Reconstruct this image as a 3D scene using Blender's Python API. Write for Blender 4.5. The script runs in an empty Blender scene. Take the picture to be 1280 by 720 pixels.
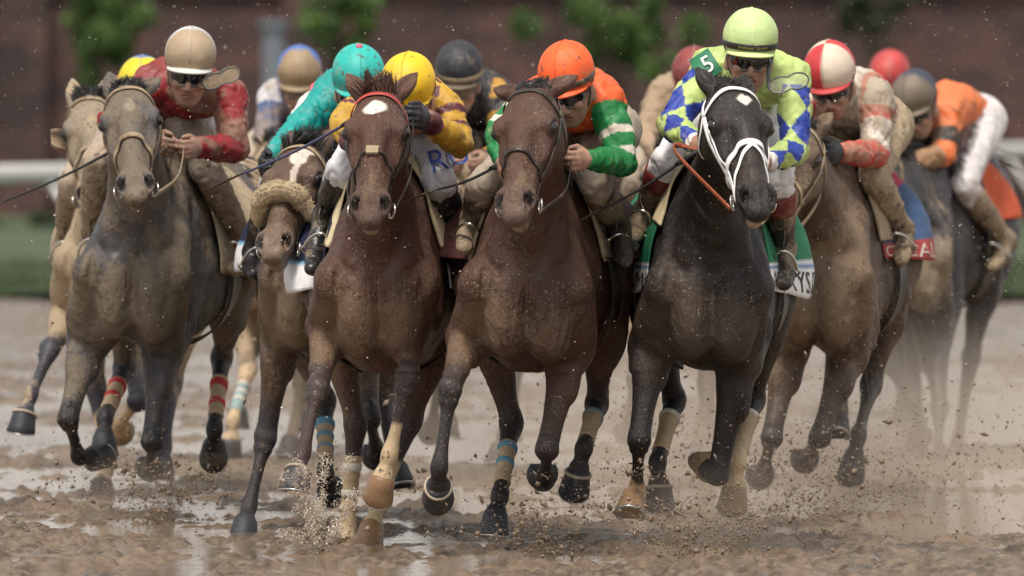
import bpy, math, random
import numpy as np
from mathutils import Vector

# ------------------------------------------------------------------ camera, light, exposure
sc = bpy.context.scene
FPX, CAM_H, HORIZON = 13600.0, 1.765, 90.0          # focal length and horizon in pixels of the 1280 px photograph, camera height in m
cam_data = bpy.data.cameras.new('camera')
cam_data.sensor_width = 36.0
cam_data.lens = FPX * 36.0 / 1280.0
cam_data.clip_start = 1.0
cam_data.clip_end = 2000.0
cam_data.dof.use_dof = True
cam_data.dof.focus_distance = 40.2
cam_data.dof.aperture_fstop = 4.2
cam = bpy.data.objects.new('camera', cam_data)
sc.collection.objects.link(cam)
cam.location = (0, 0, CAM_H)
cam.rotation_euler = (math.radians(90) - math.atan((360 - HORIZON) / FPX), 0, 0)
sc.camera = cam

SUN_EL, SUN_ROT = 64.0, 195.0       # degrees; soft light from high up, a little behind the camera
world = bpy.data.worlds.new('World')
sc.world = world
world.use_nodes = True
wt = world.node_tree
wt.nodes.clear()
w_out = wt.nodes.new('ShaderNodeOutputWorld')
w_bg = wt.nodes.new('ShaderNodeBackground')
w_sky = wt.nodes.new('ShaderNodeTexSky')
w_sky.sky_type = 'NISHITA'
w_sky.sun_disc = False
w_sky.sun_elevation = math.radians(SUN_EL)
w_sky.sun_rotation = math.radians(SUN_ROT)
w_sky.air_density = 2.0
w_sky.dust_density = 1.0
w_hs = wt.nodes.new('ShaderNodeHueSaturation')       # an overcast sky: almost no blue
w_hs.inputs['Saturation'].default_value = 0.10
wt.links.new(w_sky.outputs[0], w_hs.inputs['Color'])
wt.links.new(w_hs.outputs[0], w_bg.inputs[0])
w_bg.inputs[1].default_value = 0.06
wt.links.new(w_bg.outputs[0], w_out.inputs[0])

sun_data = bpy.data.lights.new('sun', 'SUN')
sun_data.energy = 1.5
sun_data.angle = math.radians(14)
sun_data.color = (1.0, 0.92, 0.82)
sun = bpy.data.objects.new('sun', sun_data)
sc.collection.objects.link(sun)
# direction to the sun: same azimuth as the sky (rotation is measured from +Y towards +X)
_az, _el = math.radians(SUN_ROT), math.radians(SUN_EL)
_to = Vector((math.sin(_az) * math.cos(_el), math.cos(_az) * math.cos(_el), math.sin(_el)))
sun.rotation_euler = _to.to_track_quat('Z', 'Y').to_euler()
sun.location = (0, 20, 30)

sc.view_settings.view_transform = 'Standard'
sc.view_settings.look = 'None'
sc.view_settings.exposure = 1.38
sc.view_settings.gamma = 1.0
sc.view_settings.use_curve_mapping = False
sc.render.engine = 'CYCLES'
sc.cycles.use_denoising = True
sc.cycles.max_bounces = 6
sc.cycles.volume_bounces = 1
sc.cycles.use_adaptive_sampling = True
C = sc.collection
random.seed(7)
RNG = np.random.default_rng(7)


def at(x, y, D):
    """the point at distance D on the line of sight through a photograph pixel"""
    return np.array([(x - 640.0) / FPX * D, D, CAM_H - (y - HORIZON) / FPX * D])


# ------------------------------------------------------------------ helpers
def vec(*a):
    return np.array(a, float)


def unit(v):
    v = np.asarray(v, float)
    return v / max(np.linalg.norm(v), 1e-9)


def smooth(e0, e1, x):
    t = np.clip((np.asarray(x, float) - e0) / (e1 - e0), 0, 1)
    return t * t * (3 - 2 * t)


def lerp3(c0, c1, t):
    t = np.asarray(t)[:, None]
    return np.asarray(c0) * (1 - t) + np.asarray(c1) * t


class Waves:
    """cheap vectorised noise: warped sums of plane waves"""
    def __init__(s, seed, n=10):
        r = np.random.default_rng(seed)
        s.k = r.normal(size=(n, 3)); s.k /= np.linalg.norm(s.k, axis=1)[:, None]
        s.k *= r.uniform(0.6, 1.7, (n, 1))
        s.p = r.uniform(0, 6.28, n)

    def __call__(s, P, scale):
        Q = P * scale
        Q = Q + 0.8 * np.sin(Q[:, [1, 2, 0]] * 1.3 + 1.1)
        return np.sin(Q @ s.k.T + s.p).sum(1) / math.sqrt(len(s.p) / 2)


def mesh_obj(name, V, Fc, mat=None, parent=None, smooth_shade=True, col=None, loc=None):
    """one mesh object; Fc an (n,4) or (n,3) array or a list of tuples"""
    me = bpy.data.meshes.new(name)
    V = np.asarray(V, np.float32)
    if isinstance(Fc, np.ndarray):
        n, w = Fc.shape
        me.vertices.add(len(V)); me.vertices.foreach_set('co', V.ravel())
        me.loops.add(n * w); me.loops.foreach_set('vertex_index', Fc.astype(np.int32).ravel())
        me.polygons.add(n)
        me.polygons.foreach_set('loop_start', np.arange(0, n * w, w, dtype=np.int32))
        me.update(calc_edges=True)
        me.validate()
    else:
        me.from_pydata(V.tolist(), [], Fc)
    if smooth_shade and len(me.polygons):
        me.polygons.foreach_set('use_smooth', np.ones(len(me.polygons), bool))
    if col is not None:
        a = me.color_attributes.new('col', 'FLOAT_COLOR', 'POINT')
        c = np.full((len(V), 4), 0.5, np.float32); c[:, :np.shape(col)[1]] = col      # alpha: how much mud sticks (0.5 neutral)
        a.data.foreach_set('color', c.ravel())
    if mat is not None:
        me.materials.append(mat)
    o = bpy.data.objects.new(name, me)
    C.objects.link(o)
    if parent is not None:
        o.parent = parent
    if loc is not None:
        o.location = loc
    return o


def empty(name, loc, label, cat, group=None):
    o = bpy.data.objects.new(name, None)
    o.empty_display_size = 0.2
    C.objects.link(o)
    o.location = loc
    o['label'] = label; o['category'] = cat
    if group:
        o['group'] = group
    return o


def tag(o, label, cat, group=None):
    o['label'] = label; o['category'] = cat
    if group:
        o['group'] = group
    return o


class MB:
    """collects several shapes into one mesh"""
    def __init__(s):
        s.V = []; s.F = []; s.Cc = []

    def add(s, V, Fc, col=None):
        o = len(s.V)
        s.V.extend([tuple(v) for v in V]); s.F.extend([tuple(i + o for i in f) for f in Fc])
        s.Cc.extend([col if col is not None else (1, 1, 1)] * len(V))

    def box(s, c, d, R=None, col=None):
        c = np.asarray(c, float); h = np.asarray(d, float) / 2
        P = np.array([[x, y, z] for x in (-1, 1) for y in (-1, 1) for z in (-1, 1)]) * h
        if R is not None:
            P = P @ np.asarray(R)
        s.add(P + c, [(0, 1, 3, 2), (4, 6, 7, 5), (0, 4, 5, 1), (2, 3, 7, 6), (0, 2, 6, 4), (1, 5, 7, 3)], col)

    def tube(s, pts, r, n=8, ref=(0, 0, 1), flat=1.0, closed=False, col=None, nrm=None):
        """tube along pts; r scalar or list; flat scales the radius along the normal direction nrm (or ref)"""
        P = np.asarray(pts, float); m = len(P)
        rr = np.broadcast_to(np.asarray(r, float), (m,))
        T = np.gradient(P, axis=0) if not closed else (np.roll(P, -1, 0) - np.roll(P, 1, 0))
        T /= np.maximum(np.linalg.norm(T, axis=1), 1e-9)[:, None]
        N = np.asarray(nrm, float) if nrm is not None else np.tile(np.asarray(ref, float), (m, 1))
        N = N - (N * T).sum(1)[:, None] * T
        bad = np.linalg.norm(N, axis=1) < 1e-4
        N[bad] = np.cross(T[bad], (0.31, 0.52, 0.79))
        N /= np.linalg.norm(N, axis=1)[:, None]
        B = np.cross(T, N)
        V = []
        for i in range(m):
            for k in range(n):
                a = 2 * math.pi * k / n
                V.append(P[i] + rr[i] * (math.cos(a) * B[i] + flat * math.sin(a) * N[i]))
        Fc = []
        for i in range(m if closed else m - 1):
            j = (i + 1) % m
            for k in range(n):
                Fc.append((i * n + k, i * n + (k + 1) % n, j * n + (k + 1) % n, j * n + k))
        if not closed:
            Fc.append(tuple(range(n))[::-1]); Fc.append(tuple((m - 1) * n + k for k in range(n)))
        s.add(V, Fc, col)

    def build(s, name, mat, parent=None, smooth_shade=True, loc=None, use_col=False):
        return mesh_obj(name, np.array(s.V), s.F, mat, parent, smooth_shade,
                        np.array(s.Cc) if use_col else None, loc)


def spline(P, n=6):
    """Catmull-Rom through the rows of P (any number of columns), n steps per span"""
    P = np.asarray(P, float)
    Q = np.vstack([2 * P[0] - P[1], P, 2 * P[-1] - P[-2]])
    out = []
    for i in range(len(P) - 1):
        p0, p1, p2, p3 = Q[i:i + 4]
        for t in np.linspace(0, 1, n, endpoint=False):
            out.append(0.5 * ((2 * p1) + (-p0 + p2) * t + (2 * p0 - 5 * p1 + 4 * p2 - p3) * t * t + (-p0 + 3 * p1 - 3 * p2 + p3) * t ** 3))
    out.append(P[-1])
    return np.array(out)


# ------------------------------------------------------------------ implicit surfaces -> one continuous mesh
class SDF:
    def __init__(s, lo, hi, h):
        s.h = h; s.lo = np.asarray(lo, float)
        s.n = np.ceil((np.asarray(hi, float) - s.lo) / h).astype(int) + 1
        s.ax = [(s.lo[i] + h * np.arange(s.n[i])).astype(np.float32) for i in range(3)]
        s.F = np.full(tuple(s.n), 1.0, np.float32)

    def region(s, lo, hi, m):
        i0 = np.maximum(np.floor((np.asarray(lo) - m - s.lo) / s.h).astype(int), 0)
        i1 = np.minimum(np.ceil((np.asarray(hi) + m - s.lo) / s.h).astype(int) + 1, s.n)
        if np.any(i1 <= i0):
            return None
        sl = tuple(slice(i0[k], i1[k]) for k in range(3))
        return sl, s.ax[0][sl[0]][:, None, None], s.ax[1][sl[1]][None, :, None], s.ax[2][sl[2]][None, None, :]

    def merge(s, sl, d, k, op):
        a = s.F[sl]
        if op == 'add':
            if k > 0:
                h = np.maximum(k - np.abs(a - d), 0) / k
                s.F[sl] = np.minimum(a, d) - h * h * k * 0.25
            else:
                s.F[sl] = np.minimum(a, d)
        else:
            d = -d
            h = np.maximum(k - np.abs(a - d), 0) / k
            s.F[sl] = np.maximum(a, d) + h * h * k * 0.25

    def chain(s, pts, k=0.02, side=None, op='add', n=5, sp=True):
        """pts rows: x y z r [flat]; flat scales the radius along the vector side"""
        P = np.asarray(pts, float)
        if P.shape[1] == 4:
            P = np.hstack([P, np.ones((len(P), 1))])
        if sp and len(P) > 2:
            P = spline(P, n)
        rm = (P[:, 3] * np.maximum(P[:, 4], 1)).max()
        reg = s.region(P[:, :3].min(0) - rm, P[:, :3].max(0) + rm, max(k, 0.05) + 2 * s.h)
        if reg is None:
            return
        sl, X, Y, Z = reg
        best = np.full(tuple(q.stop - q.start for q in sl), 1.0, np.float32)
        mg = max(k, 0.05) + 2 * s.h
        o0 = np.array([q.start for q in sl])
        f = np.float32
        for i in range(len(P) - 1):
            a, b = P[i, :3], P[i + 1, :3]
            rs = max(P[i, 3] * max(P[i, 4], 1), P[i + 1, 3] * max(P[i + 1, 4], 1))
            rg = s.region(np.minimum(a, b) - rs, np.maximum(a, b) + rs, mg)
            if rg is None:
                continue
            sl2, X, Y, Z = rg
            sub = tuple(slice(q.start - o, q.stop - o) for q, o in zip(sl2, o0))
            ba = b - a; L2 = max(float(ba @ ba), 1e-9)
            dx, dy, dz = X - f(a[0]), Y - f(a[1]), Z - f(a[2])
            t = np.clip((dx * f(ba[0] / L2) + dy * f(ba[1] / L2)) + dz * f(ba[2] / L2), 0, 1)
            r = f(P[i, 3]) + f(P[i + 1, 3] - P[i, 3]) * t
            vx, vy, vz = dx - t * f(ba[0]), dy - t * f(ba[1]), dz - t * f(ba[2])
            v2 = vx * vx + vy * vy + vz * vz
            if side is not None:
                fl = f(P[i, 4]) + f(P[i + 1, 4] - P[i, 4]) * t
                c = vx * f(side[0]) + vy * f(side[1]) + vz * f(side[2])
                v2 = v2 + c * c * (1 / (fl * fl) - 1)
                d = (np.sqrt(np.maximum(v2, 0)) - r) * np.minimum(fl, 1)
            else:
                d = np.sqrt(v2) - r
            best[sub] = np.minimum(best[sub], d)
        s.merge(sl, best, k, op)

    def ell(s, c, R, rad, k=0.02, op='add'):
        """ellipsoid with axes the rows of R"""
        c = np.asarray(c, float); R = np.asarray(R, float); rad = np.asarray(rad, float)
        ext = np.sqrt(((R * rad[:, None]) ** 2).sum(0))
        reg = s.region(c - ext, c + ext, max(k, 0.04) + 2 * s.h)
        if reg is None:
            return
        sl, X, Y, Z = reg
        dx, dy, dz = X - np.float32(c[0]), Y - np.float32(c[1]), Z - np.float32(c[2])
        q = 0; g = 0
        for i in range(3):
            e = (dx * np.float32(R[i, 0]) + dy * np.float32(R[i, 1]) + dz * np.float32(R[i, 2])) / np.float32(rad[i])
            q = q + e * e; g = g + e * e / np.float32(rad[i] ** 2)
        k0 = np.sqrt(q); k1 = np.sqrt(np.maximum(g, 1e-9))
        s.merge(sl, np.where(k0 < 0.05, np.float32(-rad.min()), k0 * (k0 - 1) / k1), k, op)

    def loft(s, O, ax, ay, az, sec, k=0.03, p=2.0, egg=0.0):
        """sections along ax: u, half width, top, bottom (offsets along az)"""
        S = spline(np.asarray(sec, float), 8)
        us = S[:, 0]
        cor = []
        for r in S[::4]:
            for sy in (-1, 1):
                for zz in (r[2], r[3]):
                    cor.append(O + r[0] * ax + sy * r[1] * ay + zz * az)
        cor = np.array(cor)
        reg = s.region(cor.min(0), cor.max(0), max(k, 0.06) + 2 * s.h)
        if reg is None:
            return
        sl, X, Y, Z = reg
        dx, dy, dz = X - np.float32(O[0]), Y - np.float32(O[1]), Z - np.float32(O[2])
        f = np.float32
        u = dx * f(ax[0]) + dy * f(ax[1]) + dz * f(ax[2])
        v = dx * f(ay[0]) + dy * f(ay[1]) + dz * f(ay[2])
        w = dx * f(az[0]) + dy * f(az[1]) + dz * f(az[2])
        uc = np.clip(u, us[0], us[-1])
        hw = np.interp(uc, us, S[:, 1]).astype(f)
        top = np.interp(uc, us, S[:, 2]).astype(f); bot = np.interp(uc, us, S[:, 3]).astype(f)
        hh = (top - bot) * f(0.5); zc = (top + bot) * f(0.5)
        z1 = (w - zc) / hh
        y1 = np.abs(v) / (hw * (1 + f(egg) * np.clip(z1, -1.2, 1.2)))
        q = (y1 ** p + np.abs(z1) ** p) ** (1 / p)
        d = (q - 1) * np.minimum(hw, hh)
        e = np.abs(u - uc)
        d = np.where(e > 0, np.sqrt(np.maximum(d, 0) ** 2 + e * e) + np.minimum(d, 0) * 0.2, d)
        s.merge(sl, d.astype(f), k, 'add')

    def sample(s, P):
        P = np.asarray(P, float)
        g = np.clip((P - s.lo) / s.h, 0, s.n - 1.001)
        i = g.astype(int); t = g - i
        out = 0
        for a in (0, 1):
            for b in (0, 1):
                for c in (0, 1):
                    w = (t[:, 0] if a else 1 - t[:, 0]) * (t[:, 1] if b else 1 - t[:, 1]) * (t[:, 2] if c else 1 - t[:, 2])
                    out = out + w * s.F[i[:, 0] + a, i[:, 1] + b, i[:, 2] + c]
        return out

    def normal(s, P):
        e = s.h * 1.2
        G = np.stack([s.sample(P + np.eye(3)[k] * e) - s.sample(P - np.eye(3)[k] * e) for k in range(3)], 1)
        L = np.linalg.norm(G, axis=1)
        return G / np.maximum(L, 1e-6)[:, None], L / (2 * e)

    def project(s, P, off=0.0, it=8):
        P = np.array(P, float)
        for _ in range(it):
            N, L = s.normal(P)
            d = (s.sample(P) - off) / np.maximum(L, 0.4)
            P = P - N * np.clip(d, -0.03, 0.03)[:, None]
        return P, s.normal(P)[0]

    def march(s, P, D, off=0.0, dist=0.7, n=90):
        """first point along P + t D where the field drops below off"""
        P = np.asarray(P, float); D = np.asarray(D, float)
        t = np.full(len(P), dist); done = np.zeros(len(P), bool)
        prev = s.sample(P)
        for i in range(1, n + 1):
            ti = dist * i / n
            cur = s.sample(P + D * ti)
            hit = (~done) & (cur < off)
            fr = np.clip((prev - off) / np.maximum(prev - cur, 1e-6), 0, 1)
            t = np.where(hit, dist * (i - 1 + fr) / n, t)
            done |= hit; prev = cur
        return P + D * t[:, None], done

    def mesh(s):
        Fv = s.F; n = Fv.shape
        neg = Fv < 0
        cnt = np.zeros(tuple(k - 1 for k in n), np.int8)
        for a in (0, 1):
            for b in (0, 1):
                for c in (0, 1):
                    cnt += neg[a:n[0] - 1 + a, b:n[1] - 1 + b, c:n[2] - 1 + c]
        act = (cnt > 0) & (cnt < 8)
        I = np.argwhere(act)
        vid = np.full(cnt.shape, -1, np.int32)
        vid[act] = np.arange(len(I), dtype=np.int32)
        corn = [(a, b, c) for a in (0, 1) for b in (0, 1) for c in (0, 1)]
        val = {c: Fv[I[:, 0] + c[0], I[:, 1] + c[1], I[:, 2] + c[2]] for c in corn}
        acc = np.zeros((len(I), 3)); m = np.zeros(len(I))
        for c in corn:
            for ax_ in range(3):
                if c[ax_] == 0:
                    c2 = list(c); c2[ax_] = 1; c2 = tuple(c2)
                    v0, v1 = val[c], val[c2]
                    cr = (v0 < 0) != (v1 < 0)
                    t = np.where(cr, v0 / np.where(cr, v0 - v1, 1), 0)
                    p = np.tile(np.array(c, float), (len(I), 1)); p[:, ax_] = t
                    acc += p * cr[:, None]; m += cr
        V = s.lo + s.h * (I + acc / m[:, None])
        quads = []
        for ax_ in range(3):
            b_, c_ = [(1, 2), (2, 0), (0, 1)][ax_]
            s0 = [slice(None)] * 3; s1 = [slice(None)] * 3
            s0[ax_] = slice(0, n[ax_] - 1); s1[ax_] = slice(1, n[ax_])
            ch = neg[tuple(s0)] != neg[tuple(s1)]
            E = np.argwhere(ch)
            ok = (E[:, b_] > 0) & (E[:, c_] > 0) & (E[:, b_] < n[b_] - 1) & (E[:, c_] < n[c_] - 1)
            E = E[ok]
            def cell(db, dc):
                J = E.copy(); J[:, b_] += db; J[:, c_] += dc
                return vid[J[:, 0], J[:, 1], J[:, 2]]
            q = np.stack([cell(-1, -1), cell(0, -1), cell(0, 0), cell(-1, 0)], 1)
            fl = ~neg[E[:, 0], E[:, 1], E[:, 2]]
            q[fl] = q[fl][:, ::-1]
            quads.append(q)
        return V, np.vstack(quads)


def relax(V, Q, it=2, lam=0.5):
    """light Laplacian smoothing"""
    E = np.vstack([Q[:, [0, 1]], Q[:, [1, 2]], Q[:, [2, 3]], Q[:, [3, 0]]])
    deg = np.bincount(E.ravel(), minlength=len(V)).astype(float)
    for _ in range(it):
        S = np.stack([np.bincount(E[:, 0], V[E[:, 1], k], len(V)) + np.bincount(E[:, 1], V[E[:, 0], k], len(V)) for k in range(3)], 1)
        V = V * (1 - lam) + lam * S / np.maximum(deg, 1)[:, None]
    return V


def vnormals(V, Q):
    N = np.cross(V[Q[:, 2]] - V[Q[:, 0]], V[Q[:, 3]] - V[Q[:, 1]])
    out = np.zeros_like(V)
    for k in range(4):
        for a in range(3):
            out[:, a] += np.bincount(Q[:, k], N[:, a], len(V))
    return out / np.maximum(np.linalg.norm(out, axis=1), 1e-12)[:, None]
# ------------------------------------------------------------------ materials
def _new(name):
    m = bpy.data.materials.new(name); m.use_nodes = True
    t = m.node_tree; t.nodes.clear()
    out = t.nodes.new('ShaderNodeOutputMaterial'); b = t.nodes.new('ShaderNodeBsdfPrincipled')
    t.links.new(b.outputs[0], out.inputs[0])
    return m, t, b


def _noise(t, vecsock, scale, detail=4, rough=0.55, dist=0.0):
    n = t.nodes.new('ShaderNodeTexNoise'); n.inputs['Scale'].default_value = scale
    n.inputs['Detail'].default_value = detail; n.inputs['Roughness'].default_value = rough
    n.inputs['Distortion'].default_value = dist
    if vecsock is not None:
        t.links.new(vecsock, n.inputs['Vector'])
    return n.outputs[0]


def _map(t, s, a, b, c=0.0, d=1.0, mode='SMOOTHSTEP'):
    n = t.nodes.new('ShaderNodeMapRange'); n.interpolation_type = mode
    t.links.new(s, n.inputs[0])
    for i, v in enumerate((a, b, c, d)):
        n.inputs[i + 1].default_value = v
    return n.outputs[0]


def _mix(t, f, a, b, kind='MIX'):
    n = t.nodes.new('ShaderNodeMix'); n.data_type = 'RGBA'; n.blend_type = kind
    for s, i in ((f, 0), (a, 6), (b, 7)):
        if hasattr(s, 'is_linked') or isinstance(s, bpy.types.NodeSocket):
            t.links.new(s, n.inputs[i])
        else:
            n.inputs[i].default_value = s if i == 0 else (*s, 1)
    return n.outputs[2]


def _math(t, op, a, b=None):
    n = t.nodes.new('ShaderNodeMath'); n.operation = op
    for s, i in ((a, 0), (b, 1)):
        if s is None:
            continue
        if isinstance(s, bpy.types.NodeSocket):
            t.links.new(s, n.inputs[i])
        else:
            n.inputs[i].default_value = s
    return n.outputs[0]


def _bump(t, b, h, strength, dist):
    n = t.nodes.new('ShaderNodeBump'); n.inputs['Strength'].default_value = strength
    n.inputs['Distance'].default_value = dist
    t.links.new(h, n.inputs['Height']); t.links.new(n.outputs[0], b.inputs['Normal'])


MUD = (0.34, 0.255, 0.165)
MUD_DARK = (0.085, 0.058, 0.038)


def muddy(name, base=None, mud=0.5, rough=0.5, bump=0.15, fine=140.0, spots=0.0, flecks=0.3, mudcol=MUD, spec=0.5, sheen=0.0, grain=0.12, patch=5.0, relief=0.004, veins=0.0):
    """surface with splashed mud: base from the vertex colour 'col' unless given; mud 0..1 is about the covered share"""
    m, t, b = _new(name)
    co = t.nodes.new('ShaderNodeTexCoord').outputs['Object']
    if base is None:
        a = t.nodes.new('ShaderNodeAttribute'); a.attribute_name = 'col'; c = a.outputs['Color']
    else:
        r = t.nodes.new('ShaderNodeRGB'); r.outputs[0].default_value = (*base, 1); c = r.outputs[0]
    g = _noise(t, co, fine, 3, 0.6)
    g2 = _noise(t, co, 11.0, 5, 0.6)
    var = _map(t, g2, 0.3, 0.7, 1.0 - grain * 1.6, 1.0 + grain * 1.6, 'LINEAR')
    vv = t.nodes.new('ShaderNodeCombineColor')
    for i in range(3):
        t.links.new(var, vv.inputs[i])
    c = _mix(t, 1.0, c, vv.outputs[0], 'MULTIPLY')
    # splashed film of mud: large patches broken up by fine noise
    pc = co
    if veins:                                          # on the coats the mud runs down in streaks
        pm = t.nodes.new('ShaderNodeMapping'); pm.inputs['Scale'].default_value = (1.0, 1.0, 0.42); t.links.new(co, pm.inputs[0]); pc = pm.outputs[0]
    p = _noise(t, pc, patch * (1.5 if veins else 1.0), 6, 0.66, 0.4)
    q = _noise(t, co, 55.0, 4, 0.7)
    s = _math(t, 'ADD', _math(t, 'MULTIPLY', p, 0.72), _math(t, 'MULTIPLY', q, 0.28))
    if base is None:
        s = _math(t, 'ADD', s, _map(t, a.outputs['Alpha'], 0.0, 1.0, -0.22, 0.22, 'LINEAR'))
    e = 0.66 - 0.32 * mud
    film = _map(t, s, e - 0.05, e + 0.07, 0.0, min(0.95, 0.45 + 0.5 * mud))
    if mud <= 0:
        film = _math(t, 'MULTIPLY', film, 0.0)
    c = _mix(t, film, c, mudcol)
    if spots > 0:                                      # dark wet clots
        sp = _map(t, _noise(t, co, 38.0, 3, 0.55), 0.63 - 0.06 * spots, 0.70 - 0.06 * spots, 0.0, 0.8)
        c = _mix(t, sp, c, MUD_DARK)
    fl = None
    if flecks > 0:                                     # small light drops
        cl = _map(t, _noise(t, co, 6.0, 3, 0.6), 0.35, 0.7, -0.05, 0.05, 'LINEAR')
        fl = _map(t, _math(t, 'ADD', _noise(t, co, 130.0, 2, 0.5), cl), 0.70 - 0.03 * flecks, 0.735 - 0.03 * flecks, 0.0, 0.7)
        c = _mix(t, fl, c, (0.42, 0.35, 0.27))
    t.links.new(c, b.inputs['Base Color'])
    ro = _math(t, 'ADD', _math(t, 'MULTIPLY', film, 0.28), _map(t, g2, 0.3, 0.7, rough - 0.08, rough + 0.08, 'LINEAR'))
    t.links.new(ro, b.inputs['Roughness'])
    b.inputs['Specular IOR Level'].default_value = spec
    if veins:                                          # wet and sweaty in places
        t.links.new(_map(t, _noise(t, co, 4.5, 4, 0.6), 0.45, 0.65, 0.0, 0.22), b.inputs['Coat Weight']); b.inputs['Coat Roughness'].default_value = 0.36
    if sheen:
        b.inputs['Sheen Weight'].default_value = sheen; b.inputs['Sheen Roughness'].default_value = 0.5
    hgt = _math(t, 'ADD', _math(t, 'MULTIPLY', g, 0.35), _math(t, 'MULTIPLY', q, 0.5))
    hgt = _math(t, 'ADD', hgt, _math(t, 'MULTIPLY', film, 0.35))
    if fl is not None:
        hgt = _math(t, 'ADD', hgt, _math(t, 'MULTIPLY', fl, 0.5))
    if veins:                                          # raised veins and skin folds
        mp = t.nodes.new('ShaderNodeMapping'); mp.inputs['Scale'].default_value = (1.0, 0.8, 0.45); t.links.new(co, mp.inputs[0])
        vn = _math(t, 'ABSOLUTE', _math(t, 'SUBTRACT', _noise(t, mp.outputs[0], 9.0, 2, 0.5, 0.8), 0.5))
        hgt = _math(t, 'ADD', hgt, _map(t, vn, 0.0, 0.028, veins, 0.0))
        st = t.nodes.new('ShaderNodeMapping'); st.inputs['Scale'].default_value = (1.0, 1.0, 0.16); t.links.new(co, st.inputs[0])
        hgt = _math(t, 'ADD', hgt, _math(t, 'MULTIPLY', _noise(t, st.outputs[0], 170.0, 3, 0.65), 0.55))
    _bump(t, b, hgt, bump, relief * 3)
    return m


def plain(name, col, rough=0.5, metallic=0.0, bump=0.0, scale=60.0, var=0.1, spec=0.5, coat=0.0):
    m, t, b = _new(name)
    co = t.nodes.new('ShaderNodeTexCoord').outputs['Object']
    n = _noise(t, co, scale, 4, 0.6)
    v = _map(t, n, 0.3, 0.7, 1 - var, 1 + var, 'LINEAR')
    vv = t.nodes.new('ShaderNodeCombineColor')
    for i in range(3):
        t.links.new(v, vv.inputs[i])
    t.links.new(_mix(t, 1.0, col, vv.outputs[0], 'MULTIPLY'), b.inputs['Base Color'])
    b.inputs['Roughness'].default_value = rough; b.inputs['Metallic'].default_value = metallic
    b.inputs['Specular IOR Level'].default_value = spec; b.inputs['Coat Weight'].default_value = coat
    if bump:
        _bump(t, b, n, bump, 0.004)
    return m


M = {}
M['eye'] = plain('eye_dark', (0.012, 0.008, 0.006), 0.06, spec=0.8)
M['hair_black'] = muddy('hair_black', (0.016, 0.014, 0.014), 0.1, 0.45, 0.2, flecks=0)
M['hair_brown'] = muddy('hair_brown', (0.075, 0.036, 0.024), 0.1, 0.45, 0.2, flecks=0)
M['hoof'] = muddy('hoof_horn', (0.026, 0.027, 0.034), 0.22, 0.6, 0.3, flecks=0.1)
M['hoof_pale'] = muddy('hoof_pale', (0.30, 0.21, 0.13), 0.5, 0.45, 0.2, flecks=0.1)
M['hoof_tan'] = muddy('hoof_tan', (0.27, 0.155, 0.075), 0.35, 0.4, 0.2, flecks=0.1)
M['shoe'] = plain('shoe_alloy', (0.55, 0.55, 0.56), 0.35, 0.9)
M['coronet'] = muddy('coronet_band', (0.40, 0.33, 0.25), 0.3, 0.6, 0.2, flecks=0)
M['leather'] = muddy('leather_dark', (0.028, 0.018, 0.013), 0.22, 0.42, 0.2, flecks=0.3)
M['leather_tan'] = muddy('leather_muddy', (0.16, 0.10, 0.06), 0.7, 0.55, 0.25, flecks=0.2)
M['leather_orange'] = muddy('leather_orange', (0.34, 0.085, 0.035), 0.15, 0.45, 0.2, flecks=0.2)
M['strap_white'] = muddy('strap_white', (0.86, 0.85, 0.84), 0.02, 0.35, 0.1, flecks=0, grain=0.03)
M['strap_red'] = muddy('strap_red', (0.40, 0.045, 0.035), 0.3, 0.5, 0.2, flecks=0.6)
M['metal'] = plain('bit_metal', (0.62, 0.60, 0.57), 0.28, 1.0)
M['black'] = plain('black_rubber', (0.012, 0.012, 0.013), 0.4)
M['whip'] = plain('whip_black', (0.014, 0.014, 0.016), 0.35)
M['whip_blue'] = plain('whip_blue', (0.05, 0.055, 0.12), 0.35)
M['lens'] = plain('goggle_lens', (0.008, 0.008, 0.009), 0.05, spec=0.8)
M['lens_clear'] = plain('goggle_lens_muddy', (0.16, 0.12, 0.08), 0.12, spec=0.7)
M['lens_glass'] = plain('goggle_lens_clear', (0.75, 0.76, 0.66), 0.08, spec=0.5)
M['lens_glass'].node_tree.nodes['Principled BSDF'].inputs['Alpha'].default_value = 0.22
M['goggle_frame'] = muddy('goggle_frame', (0.10, 0.10, 0.10), 0.3, 0.35, 0.1, flecks=0)
M['sheepskin'] = muddy('sheepskin', (0.62, 0.48, 0.31), 0.2, 0.9, 0.9, fine=300, flecks=0, spec=0.1, relief=0.012)
M['wrap_white'] = muddy('wrap_white', (0.62, 0.58, 0.52), 0.35, 0.7, 0.3, flecks=0.2)
M['boot'] = muddy('boot_leather', (0.014, 0.013, 0.014), 0.20, 0.28, 0.25, flecks=0.5)
M['boot_muddy'] = muddy('boot_muddy', (0.035, 0.028, 0.024), 0.55, 0.5, 0.5, flecks=0.4)
M['boot_tan'] = muddy('boot_caked', (0.12, 0.08, 0.05), 0.9, 0.5, 0.9, flecks=0.4, spots=0.8, relief=0.008)
M['lettering_black'] = plain('lettering_black', (0.02, 0.02, 0.022), 0.6)
M['lettering_white'] = plain('lettering_white', (0.78, 0.76, 0.73), 0.6)
M['lettering_blue'] = plain('lettering_blue', (0.05, 0.09, 0.40), 0.6)
M['lettering_gold'] = plain('lettering_gold', (0.52, 0.44, 0.10), 0.6)
M['lettering_pale'] = plain('lettering_pale', (0.62, 0.50, 0.42), 0.6)
M['towel'] = muddy('cream_pad', (0.66, 0.55, 0.34), 0.25, 0.8, 0.4, flecks=0.2)
M['felt'] = muddy('felt_pad', (0.30, 0.235, 0.15), 0.55, 0.8, 0.4, flecks=0.3)
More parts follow.
